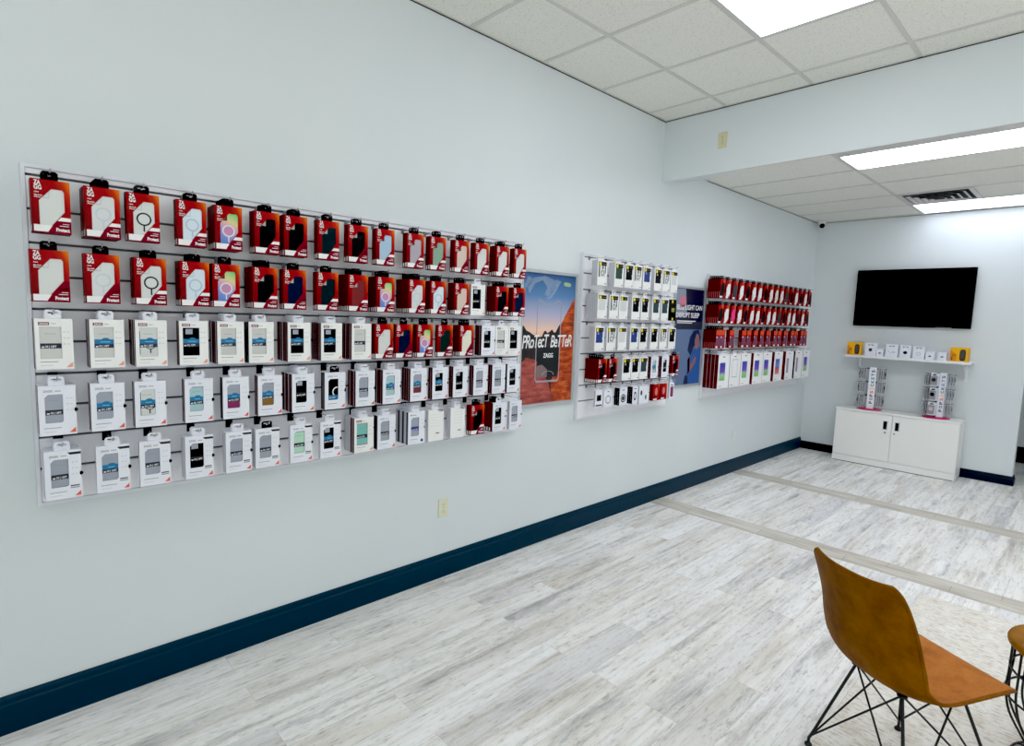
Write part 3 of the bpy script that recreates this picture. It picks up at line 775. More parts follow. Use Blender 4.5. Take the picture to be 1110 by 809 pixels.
P2 = {1: [(3.229,3,'blackring'),(3.431,3,'green'),(3.559,1,'black'),(3.672,1,'blackring'),(3.801,2,'blue'),(3.960,2,'black'),(4.080,1,'blackring'),(4.202,1,'clear')],
 2: [(3.247,6,'clear'),(3.388,1,'blackring'),(3.508,1,'clear'),(3.670,2,'black'),(3.796,1,'black'),(3.953,2,'slate'),(4.085,1,'slate'),(4.205,1,'dark')],
 3: [(3.233,3,'blue'),(3.374,1,'blackring'),(3.514,1,'clear'),(3.669,2,'blue'),(3.795,1,'black'),(3.950,2,'black'),(4.088,1,'blackring'),(4.225,1,'black')],
 4: [(3.286,6,'R'),(3.413,1,'R'),(3.590,3,'black'),(3.707,1,'black'),(3.826,1,'slate'),(3.985,2,'Wb:aqua/blue:r'),(4.147,2,'Wb:black:r'),(4.305,2,'R')]}
def mid_stack(row, i, y0, n, var):
    zg = 2.060-2*PITCH*(row-1); c = 0.055
    hook('middle', ROWN[row], i, y0+c, zg, 0.155)
    for k in range(n):
        pos = ('front of %s stack' % ORD[i] if n > 1 else 'hung alone %s' % ORD[i]) if k == 0 else '%s from front, %s stack' % (ORD[k], ORD[i])
        if var == 'R':
            loc = (D0-(k+1)*(RT+.0006), y0+c, zg-0.031-RH)
            red_box('red case box, %s, fourth row, middle slatwall' % pos, 'black', k == 0, loc, 'red phone case boxes on the middle slatwall')
        elif var.startswith('W'):
            st, v, sp = var[1:].split(':'); loc = (D0-(k+1)*(WT+.0006), y0+c, zg-0.031-WH)
            white_box('white dark-spined box, %s case, %s, fourth row, middle slatwall' % (VARNAME[v.split('/')[0]], pos), st, v, sp, k == 0, loc, 'dark-spined boxes on the middle slatwall')
        else:
            loc = (D0-(k+1)*(YT+.0006), y0+c, zg-0.031-YH_)
            if var == 'dark': yel_box('black box with yellow discs, rightmost, second row, middle slatwall', var, 'dark', loc)
            else: yel_box('white box, yellow disc, %s case, %s, %s row, middle slatwall' % (VARNAME[var], pos, ROWN[row]) if k == 0 else 'white box %s, %s row, middle slatwall' % (pos, ROWN[row]), var, k == 0, loc)
for r in P2:
    last = -9
    for i, (y0, n, v) in enumerate(P2[r]):
        y0 = max(y0, last+0.1115); last = y0
        mid_stack(r, i, y0, n, v)
# bottom row: small accessory cards
def acc_card(w, h, kind):
    mb = MB(); T = 0.016
    body = {'red': RED}.get(kind, COOLW); side = {'strap': NEARBLK, 'puck': NEARBLK, 'clip': NEARBLK}.get(kind, RED if kind == 'red' else GREYW)
    mb.box((0, -w/2, 0), (T, w/2, h), body, {'-y': side, '+x': REDF if kind == 'red' else body})
    return mb.mesh('card_box')
def acc_art(w, h, kind):
    mb = MB(); e = 0.0164
    if kind == 'screen': mb.rect(-w*.30, h*.35, w*.30, h*.72, e, BLACK); mb.rect(-w*.42, 0.004, w*.42, h*.12, e, INKD)
    elif kind == 'ring': mb.ring(0, h*.42, w*.22, w*.30, e, INKG, n=20); mb.rect(-w*.1, h*.86, w*.1, h*.9, e, INKD)
    elif kind == 'puck': mb.ring(0, h*.4, w*.24, w*.33, e, BLACK, n=20); mb.disc(0, h*.4, w*.18, e, INKD); mb.rect(-w*.15, h*.86, w*.15, h*.9, e, INKD)
    elif kind == 'clip': mb.ring(0, h*.45, w*.16, w*.26, e, BLACK, n=16, sq=1.9); mb.rect(-w*.2, h*.86, w*.2, h*.9, e, INKD)
    elif kind == 'buds': mb.ring(-w*.28, h*.62, 0.0, w*.09, e, BLACK, n=12, sq=1.8); mb.ring(w*.22, h*.36, 0.0, w*.08, e, BLACK, n=12, sq=2.0)
    elif kind == 'red': mb.ring(0, h*.55, 0.0, w*.2, e, mat('pale_red', (226, 120, 110), 0.5), n=16, sq=1.6); mb.rect(-w*.4, 0.004, w*.1, h*.12, e, WHITEP)
    elif kind == 'pink': mb.rect(-w*.28, h*.1, w*.32, h*.75, e, CASE['magenta']); mb.rect(-w*.2, h*.82, w*.2, h*.88, e, INKD)
    return mb.mesh('printed_picture')
def acc_tab(w, h):
    mb = MB(); mb.poly([(-0.018, h-0.003), (0.018, h-0.003), (0.018, h+0.026), (-0.018, h+0.026)], 0.009, COOLW, 0.0008, [[(-0.010, h+0.010), (0.010, h+0.010), (0.010, h+0.018), (-0.010, h+0.018)]])
    return mb.mesh('hang_tab')
ACC = [(3.275,.085,.120,1,'screen','white card with black square picture'),(3.375,.108,.130,1,'ring','white card with grey ring picture'),(3.572,.098,.135,3,'puck','white card with black puck picture'),(3.744,.072,.137,3,'clip','narrow white card with black loop picture'),
 (3.838,.132,.148,1,'buds','wide white card with two dark earpieces pictured'),(4.035,.102,.135,2,'red','red accessory box'),(4.150,.098,.134,1,'red','red accessory box'),(4.288,.076,.135,1,'pink','small white card with magenta picture')]
for i, (y0, w, h, n, kind, desc) in enumerate(ACC):
    zg = 2.060-2*PITCH*4; hook('middle', 'bottom', i, y0+w/2, zg, 0.155)
    for k in range(n):
        pos = 'front of %s stack' % ORD[i] if k == 0 else '%s from front in %s stack' % (ORD[k], ORD[i])
        t = thing('accessory_card', '%s, %s, bottom row, middle slatwall' % (desc if k == 0 else 'accessory card', pos), 'accessory', (D0-(k+1)*0.0166, y0+w/2, zg-0.027-h), 0.0, 'accessory cards on the middle slatwall')
        put('card_box', cached(('acc', kind, w), lambda: acc_card(w, h, kind)), t)
        put('hang_tab', cached(('acct', w, h), lambda: acc_tab(w, h)), t)
        if k == 0: put('printed_picture', cached(('acca', kind, w), lambda: acc_art(w, h, kind)), t)

# ------------------------------------------------------------------ far slatwall contents
SW_, SH_, ST_ = 0.100, 0.178, 0.017
ORNG = mat('orange_red_print', (214, 66, 30), 0.5); PURP = mat('purple_print', (108, 58, 92), 0.5)
def far_carton(kind):
    P = uvp(SW_, SH_); mb = MB(); T = ST_
    mb.box((0, -SW_/2, 0), (T, SW_/2, SH_), RED, {'+x': REDF}); e = T+0.0003
    mb.add([(T*.55, -SW_/2-.0003, 0.004), (T*.95, -SW_/2-.0003, 0.004), (T*.95, -SW_/2-.0003, 0.06), (T*.55, -SW_/2-.0003, 0.06)], [(0, 1, 2, 3)], mat('pale_red_edge', (190, 96, 92), 0.5))
    if kind == 'screen':
        mb.rect(*P(.06, .72), *P(.94, .97), e, ORNG); mb.rect(*P(.10, .14), *P(.90, .62), e, PURP)
        mb.disc(*P(.22, .60), 0.009, e+0.0002, WHITEP, 12); mb.rect(*P(.05, .03), *P(.45, .13), e, WHITEP)
    else:
        mb.poly([P(.45, .98), P(.97, .98), P(.97, .55), P(.75, .80)], e, ORNG)
        mb.poly([P(.05, .03), P(.45, .03), P(.55, .12), P(.05, .12)], e, WHITEP)
    return mb.mesh('carton')
def far_case(var):
    P = uvp(SW_, SH_); mb = MB()
    mb.poly([P(.12, .12), P(.12, .56), P(.44, .80), P(.90, .80), P(.90, .30), P(.62, .12)], ST_+0.0005, CASE[var], 0.0)
    return mb.mesh('phone_case')
def far_box(label, kind, var, front, loc, tabm):
    t = thing('screen_protector_box' if kind == 'screen' else 'phone_case_box', label, 'red box', loc, 0.0, 'red boxes on the far slatwall')
    put('carton', cached(('far', kind), lambda: far_carton(kind)), t)
    put('hang_tab', cached('tab_far', lambda: tab_mesh(SW_, SH_, ST_*0.55, BLACK)), t)
    if front and kind == 'case': put('phone_case', cached(('farcase', var), lambda: far_case(var)), t)
    return t
ROW3V = ['black', 'whitecase', 'slate', 'whitecase', 'black', 'whitecase', 'whitecase', 'black', 'whitecase', 'cream', 'whitecase', 'slate', 'black', 'whitecase', 'black', 'whitecase', 'black']
ROW3W = ['black', 'whitecase', 'pink', 'whitecase', 'black', 'whitecase', 'whitecase', 'black', 'whitecase', 'whitecase', 'slate', 'black', 'whitecase', 'whitecase', 'black', 'whitecase', 'black', 'darkred']
FAR = {1: [(5.045+0.1425*k, v) for k, v in enumerate(ROW3V)],
       2: [(5.045+0.1400*k, v) for k, v in enumerate(ROW3W[:17])],
       3: [(y, None) for y in (5.03, 5.14, 5.33, 5.60, 5.715, 5.875, 6.03, 6.19, 6.385, 6.50, 6.665, 6.87, 6.98, 7.17, 7.28)]}
for row in FAR:
    zg = 2.050-2*PITCH*(row-1)
    for i, (y0, var) in enumerate(FAR[row]):
        n = 7 if i == 0 else 2
        hook('far', ROWN[row], i, y0+SW_/2, zg, 0.155)
        for k in range(n):
            pos = 'front of %s stack' % ORD[i] if k == 0 else '%s from front, %s stack' % (ORD[k], ORD[i])
            desc = 'red and orange box' if row == 3 else ('red box, %s case' % VARNAME[var] if k == 0 else 'red box')
            far_box('%s, %s, %s row, far slatwall' % (desc, pos, ROWN[row]), 'screen' if row == 3 else 'case', var, k == 0, (D0-(k+1)*(ST_+.0008)+(0.012 if i == 0 else 0), y0+SW_/2, zg-0.030-SH_), None)
# bottom row: tablet case boxes
TW, TH, TT = 0.226, 0.325, 0.036
def tab_carton(spine):
    mb = MB(); mb.box((0, -TW/2, 0), (TT, TW/2, TH), WHITEP, {'-y': spine}); P = uvp(TW, TH)
    mb.add([(TT*.93, -TW/2-.0003, 0), (TT, -TW/2-.0003, 0), (TT, -TW/2-.0003, TH), (TT*.93, -TW/2-.0003, TH)], [(0, 1, 2, 3)], mat('pale_edge', (214, 190, 188), 0.5))
    e = TT+0.0003; mb.rect(*P(.36, .92), *P(.56, .945), e, CHIP)
    mb.rect(*P(.10, .06), *P(.40, .075), e, INKG)
    return mb.mesh('carton')
TABG = mat('printed_tablet_screen', (120, 90, 190), 0.4); _t = NT(TABG); _o = _t.sep(_t.coord('Generated'))
_k = _t.math('ADD', _o[2], _t.math('MULTIPLY', _t.noise(_t.coord('Generated'), 3.0, 2), 0.35))
_t.color(_t.ramp(_k, [(0.2, (120, 190, 90)), (0.45, (150, 190, 150)), (0.6, (110, 70, 180)), (0.95, (60, 60, 170))]))
TABB = mat('printed_tablet_blue', (70, 100, 190), 0.4); _t = NT(TABB); _o = _t.sep(_t.coord('Generated'))
_t.color(_t.ramp(_o[2], [(0.1, (220, 120, 110)), (0.4, (170, 60, 90)), (0.6, (70, 130, 210)), (1.0, (60, 80, 180))]))
TABK = mat('printed_tablet_grey', (150, 140, 160), 0.4)
def tab_pic(kind):
    P = uvp(TW, TH); mb = MB(); e = TT+0.0006
    if kind == 'outline': mb.poly([P(.2, .3), P(.72, .3), P(.72, .84), P(.2, .84)], e, INKG, 0.0, [[P(.22, .315), P(.70, .315), P(.70, .825), P(.22, .825)]])
    else: mb.rect(*P(.14, .24), *P(.62 if kind != 'slim' else .4, .76), e, {'rainbow': TABG, 'blue': TABB, 'slim': TABK}[kind])
    return mb.mesh('printed_screen')
TABS = [(5.085, 4, 'rainbow', 'r'), (5.325, 1, 'outline', 'g'), (5.56, 1, 'rainbow', 'k'), (5.85, 2, 'rainbow', 'r'), (6.085, 1, 'rainbow', 'g'), (6.385, 2, 'blue', 'r'), (6.70, 2, 'slim', 'r'), (6.98, 2, 'slim', 'k'), (7.225, 1, 'rainbow', 'g')]
for i, (y0, n, kind, sp) in enumerate(TABS):
    zg = 2.050-2*PITCH*3; h = TH if i < 8 else TH*0.8
    hook('far', 'bottom', i, y0+TW/2, zg, 0.185)
    for k in range(n):
        pos = 'front of %s stack' % ORD[i] if k == 0 else '%s from front, %s stack' % (ORD[k], ORD[i])
        t = thing('tablet_case_box', 'large %s, %s, bottom row, far slatwall' % ({'rainbow': 'white box with purple screen', 'outline': 'white box with tablet outline', 'blue': 'white box with blue screen', 'slim': 'white box with grey screen'}[kind] if k == 0 else 'red-spined box' if sp == 'r' else 'dark-spined box', pos),
                  'tablet case box', (0.180-(k+1)*(TT+.001), y0+TW/2, zg-0.030-TH), 0.0, 'large tablet case boxes on the far slatwall')
        put('carton', cached(('tabc', sp), lambda: tab_carton({'r': RED, 'k': NEARBLK, 'g': GREYW}[sp])), t)
        put('hang_tab', cached('tab_tab', lambda: tab_mesh(TW, TH, TT*0.55, COOLW, w=0.07)), t)
        if k == 0: put('printed_screen', cached(('tabp', kind), lambda: tab_pic(kind)), t)

# ------------------------------------------------------------------ posters
ALU = mat('aluminium_frame', (196, 199, 203), 0.32, 0.55)
def poster_frame(t, W, H, w=0.022):
    mb = MB()
    mb.bbox((0, -W/2, 0), (0.022, -W/2+w, H), ALU, 0.002, 1); mb.bbox((0, W/2-w, 0), (0.022, W/2, H), ALU, 0.002, 1)
    mb.bbox((0, -W/2+w, 0), (0.022, W/2-w, w), ALU, 0.002, 1); mb.bbox((0, -W/2+w, H-w), (0.022, W/2-w, H), ALU, 0.002, 1)
    mb.build('frame', t)
W, H = 0.572, 0.934
t = thing('framed_poster', 'framed sunset canyon poster reading Protect Better between the slatwalls', 'poster', (0.0, 2.892, 0.995))
poster_frame(t, W, H)
w, h = W-0.044, H-0.044
P = lambda u, v: (-w/2+u*w, 0.022+v*h)
X0 = 0.010
MB().rect(*P(0, .42), *P(1, 1), X0, sky_print_mat(), 0.006).build('sky_print', t)
ROCK = rock_print_mat('printed_red_cliff', (70, 20, 14), (176, 66, 26), (226, 120, 40), 9, 34)
GRND = rock_print_mat('printed_red_ground', (108, 44, 44), (164, 74, 66), (196, 110, 96), 8, 36)
DARK = rock_print_mat('printed_dark_hills', (16, 14, 18), (34, 28, 32), (74, 50, 48), 20, 20)
mb = MB()
mb.rect(*P(0, 0), *P(1, .44), X0, DARK, 0.006)
mb.poly([P(0, .40), P(0, .60), P(.04, .60), P(.09, .565), P(.16, .55), P(.22, .53), P(.27, .535), P(.33, .515), P(.38, .52), P(.42, .56), P(.45, .565), P(.48, .545), P(.53, .56), P(.57, .575), P(.61, .55), P(.66, .555), P(.72, .4)], X0+0.0002, DARK)
mb.poly([P(0, 0), P(.62, 0), P(.55, .14), P(.42, .24), P(.28, .34), P(.10, .36), P(0, .31)], X0+0.0003, GRND)
mb.poly([P(.60, 0), P(1, 0), P(1, .83), P(.86, .72), P(.72, .60), P(.70, .30), P(.58, .16)], X0+0.0004, ROCK)
mb.build('canyon_print', t)
GLASSW = mat('printed_pale_outline', (196, 206, 220), 0.4, alpha=0.55); PHK = mat('printed_phone_dark', (22, 26, 30), 0.4)
SMOKE = mat('printed_smoke', (190, 210, 232), 0.5, alpha=0.32)
mb = MB()
mb.poly([P(.30, .20), P(.70, .20), P(.72, .24), P(.72, .62), P(.60, .52), P(.52, .44), P(.30, .40)], X0+0.0005, PHK)
o_ = [P(.27, .19), P(.30, .16), P(.71, .16), P(.74, .19), P(.74, .78), P(.70, .81), P(.60, .79), P(.56, .775), P(.42, .775), P(.38, .79), P(.30, .81), P(.27, .78)]
i_ = [P(.285, .195), P(.305, .175), P(.70, .175), P(.725, .195), P(.725, .775), P(.695, .795), P(.60, .775), P(.56, .76), P(.42, .76), P(.38, .775), P(.30, .795), P(.285, .775)]
mb.poly(o_, X0+0.0007, GLASSW, 0.0, [i_])
mb.poly([P(.29, .20), P(.50, .20), P(.50, .26), P(.40, .30), P(.29, .29)], X0+0.0006, mat('printed_grey_patch', (128, 108, 108), 0.5))
mb.ring(*P(.52, .215), 0.10*w, 0.115*w, X0+0.0008, GLASSW, a0=0, a1=math.pi, sq=0.5)
mb.build('phone_outline_print', t)
mb = MB()
for pts in ([(.12, .84), (.22, .92), (.36, .95), (.44, .90), (.40, .84), (.50, .82), (.62, .90), (.56, .96), (.40, .985), (.2, .965), (.08, .9)],
            [(.44, .80), (.56, .83), (.66, .91), (.72, .955), (.60, .965), (.52, .90)], [(.02, .88), (.12, .90), (.18, .95), (.08, .97)]):
    mb.poly([P(*q) for q in pts], X0+0.0005, SMOKE)
mb.build('smoke_print', t)
mb = MB()
mb.text('PRoTecT', *P(.02, .43), 0.125, X0+0.0010, WHITEP, width=.50*w, bold=0.014, shear=0.25, rot=0.03, space=0.82)
mb.text('BeTTeR', *P(.545, .435), 0.120, X0+0.0010, WHITEP, width=.43*w, bold=0.014, shear=0.25, rot=0.02, space=0.82)
mb.text('ZAGG', *P(.51, .355), 0.042, X0+0.0010, WHITEP, width=.19*w, bold=0.03, align='CENTER')
mb.poly([P(.76, .935), P(.79, .95), P(.89, .945), P(.92, .93), P(.89, .915), P(.79, .918)], X0+0.0006, mat('printed_pale_green', (160, 190, 140), 0.5))
mb.build('lettering', t)

W, H = 0.56, 0.925
t = thing('framed_poster', 'framed dark blue poster about light and sleep beside far slatwall', 'poster', (0.0, 4.785, 1.008))
poster_frame(t, W, H)
w, h = W-0.044, H-0.044
P = lambda u, v: (-w/2+u*w, 0.022+v*h)
mb = MB()
mb.rect(*P(0, .66), *P(1, 1), X0, mat('printed_night_blue', (14, 18, 52), 0.4), 0.006)
mb.poly([P(0, .70), P(.42, .74), P(.34, 1), P(0, 1)], X0+0.0002, mat('printed_grey_blue', (134, 144, 160), 0.5))
mb.rect(*P(0, .58), *P(1, .66), X0, mat('printed_dusk', (40, 44, 66), 0.5), 0.006)
mb.rect(*P(0, 0), *P(1, .58), X0, mat('printed_pillow_blue', (96, 116, 150), 0.5), 0.006)
mb.build('background_print', t)
mb = MB()   # person lying down with a telephone, flat print
mb.poly([P(.58, .20), P(.70, .36), P(.84, .42), P(1, .38), P(1, 0), P(.50, 0), P(.52, .12)], X0+0.0004, mat('printed_blue_shirt', (48, 92, 160), 0.5))
mb.poly([P(.52, .36), P(.58, .50), P(.70, .57), P(.88, .58), P(.96, .50), P(.92, .42), P(.74, .40), P(.64, .30)], X0+0.0004, mat('printed_dark_hair', (22, 40, 78), 0.5))
mb.poly([P(.78, .38), P(.76, .47), P(.82, .54), P(.90, .52), P(.93, .44), P(.88, .37)], X0+0.0006, mat('printed_skin', (150, 104, 108), 0.5))
mb.poly([P(.56, .10), P(.64, .13), P(.82, .22), P(.86, .28), P(.80, .29), P(.66, .20), P(.62, .30), P(.56, .27)], X0+0.0006, mat('printed_skin', (150, 104, 108), 0.5))
mb.poly([P(.54, .26), P(.62, .30), P(.64, .14), P(.58, .10)], X0+0.0007, BLACK)
mb.poly([P(.44, .0), P(.60, 0), P(.58, .08), P(.48, .1)], X0+0.0005, mat('printed_deep_blue', (26, 36, 70), 0.5))
mb.build('person_print', t)
mb = MB()
mb.text('BLUE LIGHT CAN', *P(.95, .785), 0.062, X0+0.0010, WHITEP, width=.88*w, bold=0.02, align='RIGHT')
mb.text('DISRUPT SLEEP', *P(.86, .705), 0.062, X0+0.0010, WHITEP, width=.80*w, bold=0.02, align='RIGHT')
mb.rect(*P(.10, .662), *P(.74, .672), X0+0.0010, WHITEP); mb.rect(*P(.10, .645), *P(.62, .653), X0+0.0010, WHITEP)
mb.ring(*P(.26, .87), 0.0, .11*w, X0+0.0010, mat('printed_pink_badge', (206, 120, 140), 0.5), n=20)
mb.build('lettering', t)

# ------------------------------------------------------------------ outlets
IVORY = mat('ivory_plastic', (222, 222, 196), 0.4); IVD = mat('ivory_slot', (110, 108, 92), 0.6); IV2 = mat('old_ivory_plastic', (212, 208, 170), 0.4)
def outlet(label, M, m):
    t = thing('wall_outlet', label, 'outlet', (0, 0, 0)); t.matrix_world = M
    MB().bbox((0, -0.036, -0.058), (0.006, 0.036, 0.058), m, 0.003, 2).build('cover_plate', t)
    for s in (-1, 1):
        mb = MB(); c = s*0.0205
        mb.poly([(0.014*math.cos(a)*1.05, c+0.0145*math.sin(a)) for a in [2*math.pi*k/16 for k in range(16)]], 0.0085, m, 0.003)
        for yy in (-0.006, 0.006): mb.rect(yy-0.0012, c-0.001, yy+0.0012, c+0.008, 0.0088, IVD)
        mb.disc(0, c-0.007, 0.0025, 0.0088, IVD, 10)
        mb.build('receptacle', t)
    MB().disc(0, 0, 0.003, 0.0066, IVD, 10, 0.001).build('screw', t)
outlet('ivory power outlet low on the left wall below the long slatwall', Matrix.Translation((0, 2.022, 0.436)), IVORY)
outlet('yellowed power outlet high on the beam near left corner', Matrix.Translation((0.513, YBEAM, 3.004)) @ Matrix.Rotation(-math.pi/2, 4, 'Z'), IV2)
outlet('white power outlet low on the left wall under the far slatwall', Matrix.Translation((0, 5.90, 0.40)), mat('white_outlet', (226, 230, 226), 0.4))

# ------------------------------------------------------------------ security camera
t = thing('security_camera', 'small black and white dome camera in the far ceiling corner', 'camera', (0.085, 7.74, ZL))
MB().lathe([(0.052, -0.001), (0.052, -0.02), (0.040, -0.034)], (0, 0, 0), mat('camera_white', (220, 222, 222), 0.4), 20).build('mount', t)
mb = MB(); mb.lathe([(0.030*math.sin(math.radians(a)), -0.062-0.030*math.cos(math.radians(a))) for a in range(4, 180, 16)][::-1], (0.012, -0.02, 0), BLACK, 20); mb.build('dome', t)
MB().lathe([(0.036, -0.030), (0.041, -0.042), (0.037, -0.056)], (0.0, 0.0, 0), mat('camera_white', (220, 222, 222), 0.4), 20).build('collar', t)

# ------------------------------------------------------------------ television
t = thing('television', 'black flat screen television mounted on the far wall', 'television', (1.083, YF, 1.635))
MB().bbox((-0.568, -0.062, 0.0), (0.568, -0.022, 0.665), mat('tv_bezel', (3, 3, 3), 0.45, spec=0.15), 0.004, 2).build('bezel', t)
MB().box((-0.560, -0.0635, 0.012), (0.560, -0.0622, 0.657), mat('tv_screen', (1, 1, 1), 0.2, spec=0.08)).build('screen', t)
MB().box((-0.25, -0.022, 0.15), (0.25, -0.0015, 0.50), BLACK).build('wall_bracket', t)
MB().box((0.25, -0.0640, 0.003), (0.40, -0.0618, 0.009), mat('tv_strip', (150, 150, 150), 0.3)).build('brand_strip', t)

# ------------------------------------------------------------------ shelf
ysf = 7.60
t = thing('wall_shelf', 'white wall shelf with brackets below the television', 'shelf', (1.12, YF, 1.262))
MB().bbox((-0.597, ysf-YF, -0.004), (0.597, 0.0, 0.020), mat('shelf_white', (236, 236, 236), 0.4), 0.002, 1).build('board', t)
for x in (-0.50, 0.53):
    mb = MB(); mb.box((x-0.012, -0.24, -0.014), (x+0.012, 0.0, -0.0045), SLAT); mb.box((x-0.012, -0.010, -0.20), (x+0.012, 0.0, -0.012), SLAT)
    mb.add([(x-0.002, -0.20, -0.014), (x-0.002, -0.01, -0.18), (x-0.002, -0.01, -0.15), (x-0.002, -0.17, -0.014), (x+0.002, -0.20, -0.014), (x+0.002, -0.01, -0.18), (x+0.002, -0.01, -0.15), (x+0.002, -0.17, -0.014)],
           [(0, 1, 2, 3), (7, 6, 5, 4), (0, 4, 5, 1), (3, 2, 6, 7)], SLAT)
    mb.build('bracket', t)
ZS = 1.282
def face_far(M): return M  # items face -y
def to_far(mb, s=0): return mb.xf(Matrix.Rotation(-math.pi/2, 4, 'Z'), s)
YELB = mat('yellow_carton', (240, 180, 16), 0.45); YELO = mat('amber_print', (222, 140, 12), 0.5); DEV = mat('device_dark', (44, 42, 36), 0.5)
def yellow_box(label, x, y, W, H, r):
    t = thing('speaker_box', label, 'yellow box', (x, y, ZS), r, 'yellow boxes at the ends of the wall shelf')
    to_far(MB().bbox((-0.045, -W/2, 0.0), (0.045, W/2, H), YELB, 0.002, 1)).build('carton', t)
    mb = MB(); mb.poly([(-W*.48, H*.04), (-W*.16, H*.04), (-W*.12, H*.5), (-W*.48, H*.8)], 0.0455, YELO)
    mb.rect(-W*.40, H*.42, -W*.18, H*.47, 0.0458, DEV); mb.rect(-W*.40, H*.08, -W*.34, H*.36, 0.0458, DEV)
    to_far(mb).build('printed_artwork', t)
    mb = MB(); c = (W*.20, H*.46); mb.poly([(c[0]+W*.17*math.copysign(abs(math.cos(a))**.5, math.cos(a)), c[1]+H*.40*math.copysign(abs(math.sin(a))**.6, math.sin(a))) for a in [2*math.pi*k/24 for k in range(24)]], 0.0462, DEV)
    mb.rect(c[0]-W*.10, c[1]-H*.26, c[0]+W*.10, c[1]+H*.28, 0.0466, mat('device_grille', (70, 66, 58), 0.6))
    to_far(mb).build('pictured_device', t)
yellow_box('yellow box with black device pictured, left end of shelf', 0.585, 7.735, 0.150, 0.150, 0.10)
yellow_box('yellow box with black device pictured, right end of shelf', 1.598, 7.735, 0.158, 0.152, -0.05)
SBOX = [(0.757, .118, .148, 'square', 'white box with black square pictured, beside the left yellow box'), (0.855, .070, .085, 'dot', 'small white box low beside the black square box'),
        (0.972, .122, .146, 'bits', 'white box with small scattered parts pictured, on shelf middle'), (1.105, .105, .146, 'disc', 'white box with a black disc pictured, on the shelf'),
        (1.232, .110, .140, 'plain', 'white box with faint grey picture, on the shelf'), (1.338, .075, .085, 'dot', 'small white box, left of the two nearest right yellow box'), (1.448, .080, .085, 'dot', 'small white box, right beside the right yellow box')]
for x, W, H, kind, lab in SBOX:
    t = thing('gadget_box', lab, 'white box', (x, 7.735, ZS), 0.0, 'small white boxes on the wall shelf')
    to_far(MB().bbox((-0.032, -W/2, 0.0), (0.032, W/2, H), COOLW, 0.0015, 1)).build('carton', t)
    mb = MB(); e = 0.0326
    if H > 0.1:
        mb.rect(-0.026, H*.86, 0.026, H*.89, e, INKD); mb.rect(-0.026, H*.82, -0.014, H*.86, e, INKD); mb.rect(0.014, H*.82, 0.026, H*.86, e, INKD)
    if kind == 'square': mb.rect(-0.016, H*.36, 0.016, H*.60, e, INKD)
    if kind == 'disc': mb.ring(0, H*.42, 0, 0.020, e, BLACK, n=18, sq=0.9)
    if kind == 'bits':
        for q in ((-.03, .4), (-.005, .3), (.012, .42), (.03, .38), (.02, .34)): mb.rect(q[0]-.005, H*q[1], q[0]+.005, H*q[1]+.008, e, INKG)
    if kind == 'plain': mb.ring(0, H*.4, .012, .022, e, mat('faint_ink', (206, 206, 206), 0.6), n=16)
    if kind == 'dot': mb.ring(0, H*.45, 0.0, 0.013, e, INKD, n=12, sq=0.6); mb.rect(-.02, H*.43, .02, H*.47, e, INKG)
    to_far(mb).build('printed_artwork', t)

# ------------------------------------------------------------------ cabinet
CABW = mat('cabinet_white', (242, 242, 238), 0.35)
x0, x1, yc, hc = 0.495, 1.695, 7.55, 0.645
t = thing('storage_cabinet', 'low white two-door metal cabinet against the far wall', 'cabinet', ((x0+x1)/2, YF-0.02, 0.0))
cx, cy = (x0+x1)/2, YF-0.02
B = lambda a, b, m=CABW, r=0.003: MB().bbox((a[0]-cx, a[1]-cy, a[2]), (b[0]-cx, b[1]-cy, b[2]), m, r, 2)
B((x0, yc+0.012, 0.012), (x1, cy, hc-0.022)).build('carcass', t)
B((x0-0.006, yc-0.006, hc-0.022), (x1+0.006, cy, hc)).build('top_panel', t)
B((x0, yc, 0.0), (x1, yc+0.012, 0.078)).build('plinth', t)
MB().box((x0-cx+0.01, yc-cy-0.001, 0.0), (x1-cx-0.01, yc-cy+0.002, 0.006), BLACK).build('base_gap', t)
xm = 1.083
for a, b, s in ((x0+0.003, xm-0.002, 1), (xm+0.002, x1-0.003, -1)):
    d = B((a, yc-0.002, 0.082), (b, yc+0.012, hc-0.026)).build('door', t)
    hx = (b-0.062) if s > 0 else (a+0.050)
    mb = MB(); mb.box((hx-cx-0.022, yc-cy-0.0045, 0.452), (hx-cx+0.022, yc-cy-0.002, 0.552), CHROME); mb.box((hx-cx-0.017, yc-cy-0.0055, 0.458), (hx-cx+0.014, yc-cy-0.0044, 0.546), BLACK)
    mb.build('handle', d)
    lx = hx + (0.004 if s > 0 else -0.022)
    MB().lathe([(0.010, 0.0), (0.010, -0.006), (0.004, -0.007)], (lx-cx, yc-cy-0.002, 0.418), CHROME, 14, 'y').build('lock', d)

